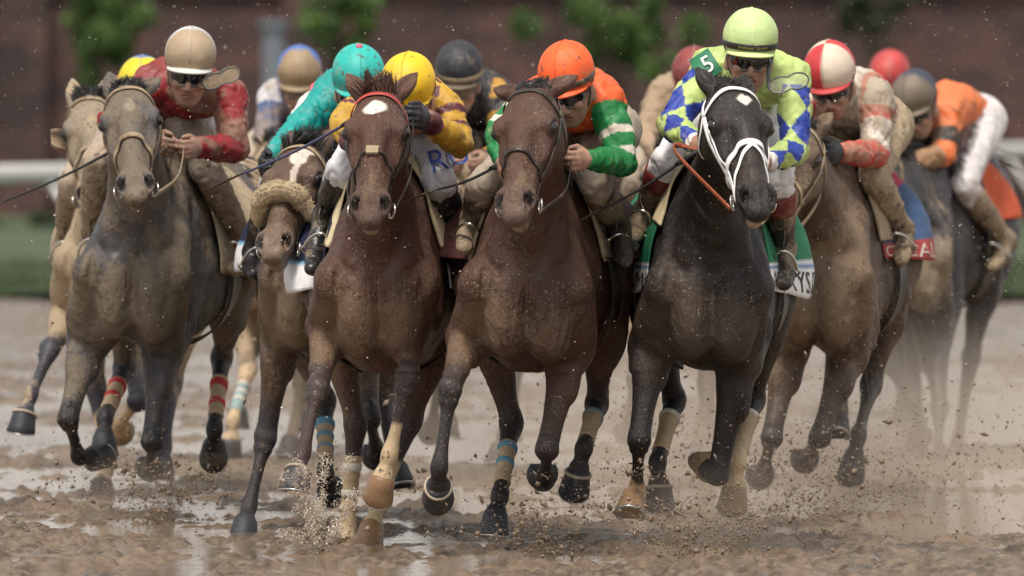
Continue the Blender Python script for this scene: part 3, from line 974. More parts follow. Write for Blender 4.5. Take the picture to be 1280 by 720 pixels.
def bridle(K):
    cfg, F_, hp, base, root = K['cfg'], K['F'], K['hp'], K['base'], K['root']
    b = cfg.get('bridle', {})
    mt = M[b.get('mat', 'leather')]; hw = b.get('hw', 0.0085)
    br = bpy.data.objects.new('bridle', None); C.objects.link(br); br.parent = root

    class Shift:                                             # straps are built relative to the horse's base
        def project(s, P, off):
            Q, N = F_.project(P, off); return Q - base, N
        def normal(s, P):
            return F_.normal(P)
    sh = Shift()
    rib = lambda pts, name, m=mt, w=hw, th=0.0028, par=br, n=6: ribbon(sh, [hp(*p) for p in pts], w, th, m, name, par, n=n)
    bm = M[b['brow']] if 'brow' in b else mt
    rib([(0.085, -0.10, -0.05), (0.060, -0.09, 0.03), (0.035, -0.045, 0.06), (0.028, 0, 0.07), (0.035, 0.045, 0.06), (0.060, 0.09, 0.03), (0.085, 0.10, -0.05)], 'browband', bm, b.get('brow_w', 0.011))
    rib([(0.085, -0.10, -0.05), (0.02, -0.085, -0.055), (-0.05, -0.05, -0.05), (-0.06, 0, -0.045), (-0.05, 0.05, -0.05), (0.02, 0.085, -0.055), (0.085, 0.10, -0.05)], 'headpiece')
    for sd in (-1, 1):
        rib([(0.085, 0.10 * sd, -0.05), (0.16, 0.105 * sd, -0.045), (0.26, 0.09 * sd, -0.05), (0.38, 0.065 * sd, -0.05), (0.485, 0.06 * sd, -0.046)], 'cheekpiece')
        rib([(0.085, 0.10 * sd, -0.052), (0.12, 0.10 * sd, -0.09), (0.13, 0.08 * sd, -0.15), (0.13, 0.04 * sd, -0.19)], 'throatlatch', mt, hw * 0.8)
        # bit ring
        c = hp(0.500, 0.070 * sd, -0.048)
        m = MB()
        a1, a2 = unit(K['ha'] + 0.2 * K['hs'] * sd), unit(K['hn'] + 0.5 * K['hs'] * sd)
        m.tube([c + 0.027 * (math.cos(t) * a1 + math.sin(t) * a2) - base for t in np.linspace(0, 6.283, 24, endpoint=False)], 0.0040, 6, closed=True, ref=K['hs'])
        m.build('bit_ring', M['metal'], br)
        K['bit' + ('L' if sd > 0 else 'R')] = c - K['hn'] * 0.03
    nu = b.get('nose_u', 0.335)
    if b.get('nose', True):
        w_ = b.get('nose_w', 0.010)
        rib([(nu + 0.05, -0.05, -0.12), (nu + 0.045, -0.07, -0.06), (nu + 0.015, -0.065, 0.02), (nu - 0.005, -0.04, 0.055), (nu - 0.01, 0, 0.066), (nu - 0.005, 0.04, 0.055), (nu + 0.015, 0.065, 0.02), (nu + 0.045, 0.07, -0.06), (nu + 0.05, 0.05, -0.12)], 'noseband', mt, w_, 0.004)
    if b.get('double'):                                      # second strap that crosses the nose lower down
        for sd in (-1, 1):
            rib([(0.325, 0.0, 0.066), (0.37, 0.035 * sd, 0.05), (0.43, 0.058 * sd, 0.0), (0.50, 0.062 * sd, -0.045)], 'figure_eight_strap', mt, hw * 0.85, 0.003)
            rib([(0.10, 0.102 * sd, -0.035), (0.22, 0.098 * sd, -0.022), (0.32, 0.078 * sd, -0.02), (0.40, 0.066 * sd, -0.03), (0.485, 0.062 * sd, -0.04)], 'cheek_strap', mt, hw * 0.75, 0.003)
    if b.get('fluff'):                                       # sheepskin roll over the nose
        P, N = F_.project(spline([hp(*p) for p in [(0.355, -0.075, -0.02), (0.345, -0.065, 0.03), (0.335, -0.03, 0.06), (0.332, 0, 0.066), (0.335, 0.03, 0.06), (0.345, 0.065, 0.03), (0.355, 0.075, -0.02)]], 8), 0.026)
        t_ = np.linspace(0, 1, len(P))
        m = MB(); m.tube(P - base, 0.041 * np.sin(np.pi * np.clip(t_ * 0.9 + 0.05, 0, 1)) ** 0.4, 16, nrm=N)
        V = np.array(m.V); wn = Waves(5)
        n_ = unit(K['hn'])
        V = V + 0.0015 * np.stack([wn(V, 90), wn(V + 3, 90), wn(V + 7, 90)], 1)
        o = mesh_obj('sheepskin_noseband', V, m.F, M['sheepskin'], br)
        r = np.random.default_rng(8)
        Vf = V[r.integers(0, len(V), 1500)]
        cen = P - base
        dirs = [v - cen[np.argmin(((cen - v) ** 2).sum(1))] for v in Vf]
        hair(Vf, dirs, 0.008, M['sheepskin'], 'fleece', o, droop=0.2, jitter=0.6, seed=9, width=0.0022, segs=2)
    if b.get('pad'):
        m = MB(); c, N = F_.project(np.array([hp(0.325, 0, 0.066)]), 0.008)
        R = np.array([K['ha'], K['hs'], K['hn']])
        m.box(c[0] - base, (0.035, 0.045, 0.012), R)
        m.build('nose_pad', M['felt'], br, False)
    if b.get('blinker'):
        for sd in (-1, 1):
            m = MB(); R = []
            c = hp(0.20, 0.105 * sd, 0.0)
            ring = []
            for k in range(10):
                t = math.pi * (k / 9.0) - math.pi / 2
                ring.append((math.sin(t), math.cos(t)))
            for f, rr in ((0.0, 1.0), (0.6, 0.95), (1.0, 0.7)):
                for (y_, x_) in ring:
                    R.append(c + 0.055 * rr * (K['ha'] * y_ - K['hn'] * x_) + K['hs'] * sd * 0.055 * f + K['hn'] * (0.02 * f) - base)
            m.add(R, [(i * 10 + k, i * 10 + k + 1, (i + 1) * 10 + k + 1, (i + 1) * 10 + k) for i in range(2) for k in range(9)])
            o = m.build('blinker_cup', mt, br)
            md = o.modifiers.new('thickness', 'SOLIDIFY'); md.thickness = 0.006
    K['bridle'] = br


def drape(K, x0, x1, th0, th1, nx, nt, off, axis_z=1.05):
    """points of a sheet laid over the back: x along the horse, th angle from the top (rad, + to its left)"""
    loc = K['loc']; F_ = K['F']
    P = []; Dv = []
    for i in range(nx):
        for j in range(nt):
            f = j / (nt - 1)
            xx = (x0 if np.isscalar(x0) else np.interp(f, np.linspace(0, 1, len(x0)), x0)) * (1 - i / (nx - 1)) + x1 * i / (nx - 1)
            th = th0 + (th1 - th0) * f
            o = loc(xx, 0, axis_z); d = math.sin(th) * K['lf'] + vec(0, 0, math.cos(th))
            P.append(o + d * 0.62); Dv.append(-d)
    Q, ok = F_.march(np.array(P), np.array(Dv), off, 0.55, 110)
    return Q, -np.array(Dv)


def sheet(K, x0, x1, th0, th1, nx, nt, off, mat, name, parent, thick=0.006, colf=None, wr=0.004, seed=3, flare=0.0):
    Q, N = drape(K, x0, x1, th0, th1, nx, nt, off)
    if flare:                                             # the rear corners fly out from the flanks
        gi_, gj_ = np.meshgrid(np.linspace(0, 1, nx), np.abs(np.linspace(-1, 1, nt)), indexing='ij')
        N0 = unit(K['lf'])[None] * np.repeat(np.sign(np.linspace(-1, 1, nt))[None], nx, 0).ravel()[:, None]
        Q = Q + N0 * (flare * smooth(0.0, 1.0, gi_) * smooth(0.35, 1.0, gj_)).ravel()[:, None]
    wn = Waves(seed)
    Q = Q + N * (wr * np.clip(wn(Q, 9.0) + 1.0, 0, 3))[:, None]
    n_ = nx * nt
    ii, jj = np.meshgrid(np.arange(nx - 1), np.arange(nt - 1), indexing='ij')
    a = (ii * nt + jj).ravel()
    f1 = np.stack([a, a + 1, a + nt + 1, a + nt], 1)
    V = np.vstack([Q, Q - N * thick]); f2 = f1[:, ::-1] + n_
    ed = [(i * nt, (i + 1) * nt) for i in range(nx - 1)][::-1] + [(j, j + 1) for j in range(nt - 1)]
    bl = [i * nt for i in range(nx)] + [(nx - 1) * nt + j for j in range(1, nt)] + [i * nt + nt - 1 for i in range(nx - 2, -1, -1)] + [j for j in range(nt - 2, 0, -1)]
    f3 = np.array([(bl[k], bl[(k + 1) % len(bl)], bl[(k + 1) % len(bl)] + n_, bl[k] + n_) for k in range(len(bl))])
    col = None
    if colf is not None:
        g = np.array([colf(i / (nx - 1), j / (nt - 1)) for i in range(nx) for j in range(nt)])
        col = np.vstack([g, g])
    return mesh_obj(name, V - K['base'], np.vstack([f1, f2, f3]), mat, parent, True, col), Q.reshape(nx, nt, 3), N.reshape(nx, nt, 3)


def letters(K, text, Q, N, i_rng, j_rng, mat, parent, size, flip=False, off=0.004, name='lettering', font_shear=0.0):
    """flat lettering laid on a sheet: runs along the first grid axis, its height along the second"""
    cu = bpy.data.curves.new(name, 'FONT'); cu.body = text; cu.size = 1.0; cu.resolution_u = 3; cu.shear = font_shear
    cu.align_x = 'CENTER'
    ob = bpy.data.objects.new(name, cu); C.objects.link(ob)
    dg = bpy.context.evaluated_depsgraph_get(); dg.update()
    me = bpy.data.meshes.new_from_object(ob.evaluated_get(dg))
    V = np.zeros(len(me.vertices) * 3); me.vertices.foreach_get('co', V); V = V.reshape(-1, 3)
    faces = [tuple(p.vertices) for p in me.polygons]
    bpy.data.objects.remove(ob); bpy.data.meshes.remove(me)
    lo, hi = V.min(0), V.max(0)
    fx = (V[:, 0] - lo[0]) / (hi[0] - lo[0]); fy = (V[:, 1] - lo[1]) / max(hi[1] - lo[1], 1e-6)
    if flip:
        fx = 1 - fx
    nx, nt = Q.shape[:2]
    gi = np.clip(i_rng[0] + (i_rng[1] - i_rng[0]) * fx, 0, 1) * (nx - 1.001)
    gj = np.clip(j_rng[0] + (j_rng[1] - j_rng[0]) * fy, 0, 1) * (nt - 1.001)
    i, j = gi.astype(int), gj.astype(int); ti, tj = (gi - i)[:, None], (gj - j)[:, None]
    bil = lambda A: A[i, j] * (1 - ti) * (1 - tj) + A[i + 1, j] * ti * (1 - tj) + A[i, j + 1] * (1 - ti) * tj + A[i + 1, j + 1] * ti * tj
    P = bil(Q) + bil(N) * off
    return mesh_obj(name, P - K['base'], faces, mat, parent, False)


def saddlery(K):
    cfg, F_, loc, base, root = K['cfg'], K['F'], K['loc'], K['base'], K['root']
    s = cfg.get('cloth', {})
    res = cfg.get('res', 1.0)
    n = lambda k: max(int(k * res), 5)
    mat = s.get('mat', M['felt'])
    cl, Q, N = sheet(K, s.get('x0', -0.42), s.get('x1', -0.98), -s.get('drop', 1.75), s.get('drop', 1.75), n(40), n(90), 0.010, mat, 'saddle_cloth', root, 0.006, s.get('colf'), 0.005, cfg.get('seed', 1), s.get('flare', 0.05))
    if s.get('colf') is None and 'col' not in cl.data.attributes:
        a = cl.data.color_attributes.new('col', 'FLOAT_COLOR', 'POINT')
        a.data.foreach_set('color', np.tile(np.array([*s.get('col', (0.3, 0.24, 0.16)), 1.0], np.float32), len(cl.data.vertices)))
    K['clothQ'], K['clothN'], K['cloth'] = Q, N, cl
    for t in s.get('text', ()):
        letters(K, t[0], Q, N, t[1], t[2], M[t[3]], cl, 1.0, t[4])
    if s.get('pad'):                                     # pad that shows in front of the cloth
        sheet(K, s.get('x0', -0.42) + 0.05, s.get('x0', -0.42) - 0.10, -s['pad'][1], s['pad'][1], 8, n(60), 0.020, M[s['pad'][0]], 'saddle_pad', root, 0.012, None, 0.004)
    sd_o, Q2, N2 = sheet(K, -0.48, -0.86, -0.55, 0.55, n(20), n(40), 0.024, M['leather'], 'saddle', root, 0.012, None, 0.002)
    for sd in (-1, 1):
        sheet(K, -0.54, -0.72, 0.45 * sd, 0.98 * sd, 10, 14, 0.028, M['leather'], 'saddle_flap', sd_o, 0.006, None, 0.002)
    sheet(K, -0.58, -0.67, -2.9, 2.9, 5, n(70), 0.022, M['leather'], 'girth', root, 0.006, None, 0.0)
# ------------------------------------------------------------------ jockeys
def skin_mat(name, c, mud):
    m = muddy(name, None, mud, 0.5, 0.25, flecks=0.15, spec=0.4, mudcol=(0.30, 0.215, 0.14), patch=9.0)
    return m


def surf_text(sdf, text, c, right, upv, height, mat, name, parent, base, off=0.004, width=None):
    cu = bpy.data.curves.new(name, 'FONT'); cu.body = text; cu.size = 1.0; cu.resolution_u = 3
    ob = bpy.data.objects.new(name, cu); C.objects.link(ob)
    dg = bpy.context.evaluated_depsgraph_get(); dg.update()
    me = bpy.data.meshes.new_from_object(ob.evaluated_get(dg))
    V = np.zeros(len(me.vertices) * 3); me.vertices.foreach_get('co', V); V = V.reshape(-1, 3)
    faces = [tuple(p.vertices) for p in me.polygons]
    bpy.data.objects.remove(ob); bpy.data.meshes.remove(me)
    lo, hi = V.min(0), V.max(0)
    k = height / (hi[1] - lo[1])
    kx = k if width is None else width / (hi[0] - lo[0])
    X = (V[:, 0] - (lo[0] + hi[0]) / 2) * kx; Y = (V[:, 1] - (lo[1] + hi[1]) / 2) * k
    P = np.asarray(c) + X[:, None] * unit(right) + Y[:, None] * unit(upv)
    if sdf is not None:                                    # press it onto the cloth along the line of sight
        dv = np.tile(unit(np.asarray(c) - vec(0, 0, CAM_H)), (len(P), 1))
        P, ok = sdf.march(P - dv * 0.45, dv, off, 1.0, 260)
    return mesh_obj(name, P - base, faces, mat, parent, False)


def make_hand(F_, wr, x, y, z, s=1.0, k=0.006):
    """a half-closed rein hand: x along the palm, y towards the thumb, z out of the back of the hand"""
    F_.ell(wr + x * 0.048 * s, [x, y, z], (0.052 * s, 0.040 * s, 0.019 * s), 0.012)
    F_.chain([[*(wr - x * 0.03), 0.026 * s], [*(wr + x * 0.02), 0.025 * s]], 0.02)
    for i, (L, o) in enumerate(((0.94, 0.030), (1.0, 0.010), (0.95, -0.010), (0.78, -0.029))):
        b = wr + x * (0.088 - 0.004 * abs(i - 1)) * s + y * o * s
        p1 = b + (x * 0.62 - z * 0.62) * 0.040 * L * s
        p2 = p1 + (-x * 0.45 - z * 0.85) * 0.028 * L * s
        p3 = p2 + (-x * 0.95 + z * 0.15) * 0.022 * L * s
        F_.chain([[*(b - x * 0.03 * s), 0.0095 * s], [*b, 0.0108 * s], [*p1, 0.0098 * s], [*p2, 0.0090 * s], [*p3, 0.0078 * s]], k, sp=False)
    t0 = wr + x * 0.022 * s + y * 0.030 * s - z * 0.004
    t1 = t0 + (x * 0.75 + y * 0.55 - z * 0.35) * 0.036 * s
    t2 = t1 + (x * 0.75 - y * 0.10 - z * 0.6) * 0.030 * s
    F_.chain([[*t0, 0.015 * s], [*t1, 0.0115 * s], [*t2, 0.009 * s]], 0.008, sp=False)


def jockey(cfg):
    K = cfg.get('K'); D = cfg['D']
    h = cfg.get('h', 0.0068)
    J = {k: at(v[0], v[1], D + v[2]) for k, v in cfg['J'].items()}
    if K is not None:                                     # legs stay outside the horse's flanks
        for key, rr in (('kR', 0.055), ('kL', 0.055), ('aR', 0.050), ('aL', 0.050), ('tR', 0.045), ('tL', 0.045)):
            sg = 1 if key[1] == 'L' else -1
            for _ in range(40):
                if K['F'].sample(J[key][None])[0] >= rr:
                    break
                J[key] = J[key] + K['lf'] * sg * 0.008
    base = J['pelvis'].copy()
    root = empty('jockey', tuple(base), cfg['label'], 'person', 'jockeys riding in the race')
    yaw, pit, roll = [math.radians(a) for a in cfg.get('face', (0, 25, 0))]
    f = unit(vec(-math.sin(yaw) * math.cos(pit), -math.cos(yaw) * math.cos(pit), -math.sin(pit)))
    l = unit(np.cross(vec(0, 0, 1), f)); l = l * math.cos(roll) + np.cross(f, l) * math.sin(roll)
    u = np.cross(f, l)
    hc = J['head']
    hd = lambda a, b, c: hc + f * a + l * b + u * c
    sR, sL = J['sR'], J['sL']
    neck0 = (sR + sL) / 2 + vec(0, 0.02, 0.03)
    chest = (sR + sL) / 2
    lat = unit(sL - sR)
    pel = J['pelvis']
    tdir = unit(pel - chest)
    mid = (chest + pel) / 2 + np.cross(lat, tdir) * 0.0 + vec(0, 0, 0.045)
    hipR, hipL = pel - lat * 0.09 + vec(0, 0, -0.03), pel + lat * 0.09 + vec(0, 0, -0.03)
    wv = Waves(cfg.get('seed', 3) + 20)
    front = unit(np.cross(tdir, lat)); front = front if front[2] < 0 else -front     # belly side

    def wrinkle(V, Q, amp, sc_=55.0):
        N = vnormals(V, Q)
        q = V * np.array([1.0, 1.0, 0.75])
        w = wv(q, sc_) * 0.6 + wv(q + 5, sc_ * 2.1) * 0.45
        w = w * 0.8 + np.abs(wv(q + 2, sc_ * 0.55)) * 0.8 - np.exp(-(wv(q + 9, sc_ * 0.8) * 2.6) ** 2) * 1.5
        return V + N * (amp * w)[:, None]

    # ---- silks
    allp = np.array([sR, sL, chest, mid, pel, J['eR'], J['eL'], J['hR'], J['hL']])
    Fj = SDF(allp.min(0) - 0.17, allp.max(0) + 0.17, h)
    Fj.chain([[*(chest + tdir * 0.015), 0.105, 1.42], [*(chest * 0.6 + mid * 0.4), 0.118, 1.42], [*mid, 0.116, 1.32], [*(mid * 0.35 + pel * 0.65), 0.110, 1.28]], 0.02, side=lat)
    Fj.chain([[*sR, 0.068], [*(chest + vec(0, 0, 0.012)), 0.072], [*sL, 0.068]], 0.045)
    wrs = {}
    for sd in ('R', 'L'):
        s_, e_, h_ = J['s' + sd], J['e' + sd], J['h' + sd]
        w_ = e_ + (h_ - e_) * 0.80
        wrs[sd] = w_
        Fj.chain([[*(s_ * 0.85 + chest * 0.15), 0.070], [*(s_ * 0.6 + e_ * 0.4), 0.063], [*(s_ * 0.12 + e_ * 0.88), 0.055], [*e_, 0.053], [*(e_ * 0.6 + w_ * 0.4), 0.051], [*(e_ * 0.12 + w_ * 0.88), 0.038], [*w_, 0.033]], 0.03, n=4)
    Fj.chain([[*(neck0 + (hc - neck0) * 0.15), 0.058], [*(neck0 + (hc - neck0) * 0.30), 0.056]], 0.02)
    V, Q = Fj.mesh()
    # where each vertex sits: arm parameter, side, angle round the arm
    best = np.full(len(V), 9.0); par = np.zeros(len(V)); arm = np.zeros(len(V)); ang = np.zeros(len(V))
    for sd, sg in (('R', -1), ('L', 1)):
        for i, (a_, b_) in enumerate(((J['s' + sd], J['e' + sd]), (J['e' + sd], wrs[sd]))):
            ba = b_ - a_
            t = np.clip((V - a_) @ ba / (ba @ ba), 0, 1.05)
            w_ = V - a_ - t[:, None] * ba
            d = np.linalg.norm(w_, axis=1)
            m_ = d < best
            ax1 = unit(np.cross(ba, (0.2, 0.9, 0.3))); ax2 = unit(np.cross(ba, ax1))
            an = np.arctan2(w_ @ ax1, w_ @ ax2)
            best[m_] = d[m_]; par[m_] = (i + t)[m_]; arm[m_] = sg; ang[m_] = an[m_]
    tb = pel - chest
    tu = (V - chest) @ tb / (tb @ tb)
    tl = (V - chest) @ lat
    td = np.linalg.norm(V - chest - tu[:, None] * tb, axis=1)
    inner = np.abs((V - chest) @ lat) < 0.5 * np.linalg.norm(sL - sR) - 0.035
    isarm = (best < 0.085) & ~(inner & (par < 0.5)) & ~((td < 0.14) & (best > 0.072) & inner)
    col = cfg['silks'](dict(V=V, par=par, arm=arm, isarm=isarm, ang=ang, tu=tu, tl=tl, n=len(V), wv=wv, best=best, up=(V - chest) @ unit(-front)))
    V = wrinkle(relax(V, Q, 1, 0.3), Q, cfg.get('wr', 0.0042))
    jk = mesh_obj('jacket', V - base, Q, cfg['silkmat'], root, True, col)
    for t in cfg.get('jtext', ()):
        surf_text(Fj, t[0], at(*t[1]), t[2], t[3], t[4], M[t[5]], 'number' if t[0].isdigit() else 'lettering', jk, base, 0.013)
    for t in cfg.get('patch', ()):                          # a cloth patch on the sleeve
        c = at(*t[0]); r_, u_ = unit(t[1]), unit(t[2])
        P = np.array([c + r_ * a * t[3] / 2 + u_ * b * t[4] / 2 for b in np.linspace(-1, 1, 8) for a in np.linspace(-1, 1, 8)])
        dv = np.tile(unit(c - vec(0, 0, CAM_H)), (len(P), 1))
        P, ok = Fj.march(P - dv * 0.45, dv, 0.0075, 1.0, 260)
        Nn = Fj.normal(P)[0]
        P2 = P - Nn * 0.003
        fs = [(i * 8 + k, i * 8 + k + 1, (i + 1) * 8 + k + 1, (i + 1) * 8 + k) for i in range(7) for k in range(7)]
        o = mesh_obj('number_patch', np.vstack([P, P2]) - base, fs + [tuple(q + 64 for q in ff[::-1]) for ff in fs], t[5], jk)

    # ---- breeches
    allp = np.array([pel, J['kR'], J['kL'], J['aR'], J['aL'], mid])
    Fb = SDF(allp.min(0) - 0.16, allp.max(0) + 0.16, h)
    Fb.chain([[*(mid * 0.45 + pel * 0.55), 0.100, 1.28], [*pel, 0.118, 1.30]], 0.03, side=lat)
    for sd, hp_ in (('R', hipR), ('L', hipL)):
        k_, a_ = J['k' + sd], J['a' + sd]
        Fb.chain([[*hp_, 0.108], [*(hp_ * 0.5 + k_ * 0.5 + vec(0, 0, 0.01)), 0.082], [*(hp_ * 0.12 + k_ * 0.88), 0.063], [*k_, 0.060], [*(k_ * 0.70 + a_ * 0.30), 0.054]], 0.04)
    V, Q = Fb.mesh()
    V = wrinkle(relax(V, Q, 1, 0.3), Q, 0.0032, 60.0)
    bc = np.array(cfg.get('breeches', (0.62, 0.60, 0.60)))
    col = np.tile(bc, (len(V), 1))
    br = mesh_obj('breeches', V - base, Q, cfg.get('bmat', M['breeches']), root, True, col)
    for t in cfg.get('btext', ()):
        surf_text(Fb, t[0], at(*t[1]), t[2], t[3], t[4], M[t[5]], 'lettering', br, base, 0.015)

    # ---- boots
    for sd, sg in (('R', -1), ('L', 1)):
        k_, a_, t_ = J['k' + sd], J['a' + sd], J['t' + sd]
        ft = unit(t_ - a_)
        sh = unit(a_ - k_)
        heel = a_ + sh * 0.05 - ft * 0.035
        ball = heel + (t_ - a_) * 0.72 + sh * 0.0
        allp = np.array([k_, a_, t_, heel, ball])
        Fo = SDF(allp.min(0) - 0.10, allp.max(0) + 0.10, h)
        Fo.chain([[*(k_ * 0.80 + a_ * 0.20), 0.060], [*(k_ * 0.45 + a_ * 0.55), 0.056], [*(k_ * 0.15 + a_ * 0.85), 0.043], [*a_, 0.043], [*heel, 0.034]], 0.01, n=4)
        w_ = unit(np.cross(ft, sh))
        Fo.chain([[*(a_ + sh * 0.02), 0.040, 0.9], [*((heel + ball) / 2 - sh * 0.012), 0.037, 1.05], [*ball, 0.034, 1.15], [*(t_ + sh * 0.035), 0.024, 1.2]], 0.03, side=w_)
        # heel block and sole edge
        Fo.ell(heel + sh * 0.028, [ft, w_, sh], (0.032, 0.030, 0.018), 0.006)
        V, Q = Fo.mesh()
        V = wrinkle(relax(V, Q, 1, 0.3), Q, cfg.get('bootwr', 0.0015), 70.0)
        bo = mesh_obj('boot', V - base, Q, M[cfg.get('boot', 'boot')], root, True)
        if cfg.get('boottop'):
            m = MB(); p0, p1 = k_ * 0.84 + a_ * 0.16, k_ * 0.52 + a_ * 0.48
            m.tube(np.array([p0 * (1 - q) + p1 * q for q in np.linspace(0, 1, 6)]) - base, [0.060, 0.0655, 0.066, 0.065, 0.0635, 0.058], 20)
            m.build('boot_top', cfg['boottop'], bo)
        # stirrup iron and leather belong to the saddle
        if K is not None:
            kb = K['base']
            m = MB(); c = ball - sh * 0.01
            ring = [c + w_ * 0.058 * math.cos(t) * (1.0 if math.sin(t) < 0 else 0.8) - sh * (0.105 * max(math.sin(t), 0) + 0.042 * min(math.sin(t), 0) + 0.0) for t in np.linspace(0, 6.283, 26, endpoint=False)]
            m.tube(np.array(ring) - kb, 0.0055, 6, closed=True, ref=ft)
            sad = [o for o in K['root'].children if o.name.split('.')[0] == 'saddle'][0]
            m.build('stirrup_iron', M['metal'], sad)
            top = K['loc'](-0.60, 0.20 * sg, 1.38)
            pts = spline(np.array([c - sh * 0.10, (c - sh * 0.10) * 0.6 + top * 0.4 + K['lf'] * sg * 0.03, top]), 5)
            m = MB(); m.tube(pts - kb, 0.011, 6, ref=K['lf'], flat=0.3)
            m.build('stirrup_leather', M['leather'], sad)

    # ---- body: head, neck, hands and the limbs inside the clothes
    gl = cfg.get('gloves')
    allp = np.array([hc, sR, sL, pel, J['hR'], J['hL'], J['kR'], J['kL'], J['aR'], J['aL']])
    Fh = SDF(allp.min(0) - 0.20, allp.max(0) + 0.20, h * 0.92)
    Fh.chain([[*chest, 0.085, 1.3], [*mid, 0.095, 1.25], [*pel, 0.09, 1.25]], 0.02, side=lat)
    Fh.chain([[*(chest + vec(0, 0, -0.01)), 0.06], [*(neck0 * 0.6 + hc * 0.4 - f * 0.02), 0.055], [*hd(-0.02, 0, -0.06), 0.055]], 0.03)
    hands = {}
    for sd, sg in (('R', -1), ('L', 1)):
        s_, e_, h_ = J['s' + sd], J['e' + sd], J['h' + sd]
        w_ = e_ + (h_ - e_) * 0.78
        Fh.chain([[*s_, 0.05], [*e_, 0.040], [*w_, 0.027]], 0.02, sp=False)
        hp_ = hipR if sd == 'R' else hipL
        Fh.chain([[*hp_, 0.085], [*J['k' + sd], 0.045], [*J['a' + sd], 0.03]], 0.02, sp=False)
        x = unit(h_ - e_)
        x = unit(x + vec(0, -0.55, -0.15))
        yv = unit(vec(0, 0, 1) - x[2] * x)
        z = np.cross(x, yv); z = z if z[0] * sg > 0 else -z
        hands[sd] = (w_ + unit(h_ - e_) * 0.005, x, yv, z)
    R_ = [f, l, u]
    # head
    Fh.ell(hd(-0.012, 0, -0.01), R_, (0.100, 0.078, 0.105), 0.02)
    Fh.ell(hd(0.030, 0, -0.085), R_, (0.064, 0.062, 0.075), 0.03)                 # face
    Fh.chain([[*hd(0.012, -0.052, -0.105), 0.022], [*hd(0.060, -0.022, -0.160), 0.020], [*hd(0.068, 0, -0.166), 0.021], [*hd(0.060, 0.022, -0.160), 0.020], [*hd(0.012, 0.052, -0.105), 0.022]], 0.03)
    Fh.ell(hd(0.052, 0, -0.135), R_, (0.040, 0.042, 0.038), 0.025)
    Fh.chain([[*hd(0.092, 0, -0.066), 0.010], [*hd(0.110, 0, -0.104), 0.0125]], 0.012, sp=False)       # nose
    for sg in (-1, 1):
        Fh.ell(hd(0.098, 0.013 * sg, -0.110), R_, (0.012, 0.010, 0.009), 0.008)
        Fh.ell(hd(0.072, 0.040 * sg, -0.092), R_, (0.024, 0.024, 0.020), 0.02)     # cheekbones
        Fh.ell(hd(0.098, 0.030 * sg, -0.066), R_, (0.018, 0.020, 0.013), 0.012, 'sub')
        Fh.ell(hd(-0.008, 0.080 * sg, -0.090), R_, (0.022, 0.010, 0.034), 0.008)   # ears
    Fh.ell(hd(0.092, 0, -0.128), R_, (0.012, 0.026, 0.0065), 0.007)                # lips
    Fh.ell(hd(0.090, 0, -0.141), R_, (0.012, 0.023, 0.0070), 0.007)
    Fh.ell(hd(0.106, 0, -0.1345), R_, (0.014, 0.026, 0.0028), 0.004, 'sub')
    Fg = SDF(allp.min(0) - 0.20, allp.max(0) + 0.20, h * 0.92) if gl else Fh
    for sd in ('R', 'L'):
        if gl:
            continue
        make_hand(Fh, *hands[sd])
    V, Q = Fh.mesh()
    V = relax(V, Q, 1, 0.25)
    R0 = V - hc
    fa, la, ua = R0 @ f, R0 @ l, R0 @ u
    sk = np.tile(np.array(cfg.get('skincol', (0.37, 0.205, 0.145))), (len(V), 1)) * (1 + 0.10 * wv(V, 60))[:, None]
    def tint(mask, c):
        sk[:] = sk * (1 - mask[:, None]) + np.array(c) * mask[:, None]
    face_ = (fa > 0.03) & (np.abs(la) < 0.09)
    tint(face_ * smooth(1.25, 0.8, np.sqrt((la / 0.026) ** 2 + ((ua + 0.1345) / 0.013) ** 2)) * 0.75, (0.26, 0.085, 0.075))
    tint(face_ * smooth(0.004, 0.001, np.abs(ua + 0.1345)) * smooth(0.028, 0.02, np.abs(la)) * 0.8, (0.06, 0.02, 0.02))
    tint(face_ * np.exp(-((np.abs(la) - 0.040) / 0.02) ** 2 - ((ua + 0.098) / 0.018) ** 2) * 0.35, (0.42, 0.16, 0.12))
    tint(face_ * smooth(-0.115, -0.15, ua) * 0.30, (0.14, 0.09, 0.07))
    body = mesh_obj('body', V - base, Q, cfg.get('skin', M['skin']), root, True, np.clip(sk, 0, 1))
    if gl:
        for sd in ('R', 'L'):
            w_, x, yv, z = hands[sd]
            G = SDF(w_ - 0.16, w_ + 0.16, 0.0055)
            make_hand(G, w_, x, yv, z, 1.10)
            V, Q = G.mesh()
            mesh_obj('glove', V - base, Q, gl, root, True)
    # eyes and mouth
    for sg in (-1, 1):
        m = MB(); c = hd(0.082, 0.031 * sg, -0.066); n1, n2 = 10, 6
        P = [c + 0.0125 * (math.cos(t) * math.sin(p_) * l + math.sin(t) * math.sin(p_) * u + math.cos(p_) * f) - base for p_ in np.linspace(0.01, 3.13, n2) for t in np.linspace(0, 6.283, n1, endpoint=False)]
        m.add(P, [(i * n1 + k, i * n1 + (k + 1) % n1, (i + 1) * n1 + (k + 1) % n1, (i + 1) * n1 + k) for i in range(n2 - 1) for k in range(n1)])
        m.build('eye', M['eye'], body)

    # ---- helmet
    n1, n2 = 48, 22
    V = []; cn = []
    rimz = lambda az: -0.050 + 0.016 * max(math.cos(az), 0) ** 2 - 0.012 * max(-math.cos(az), 0)
    A, B, Hh = 0.124, 0.1015, 0.106
    wn = Waves(cfg.get('seed', 3) + 70)
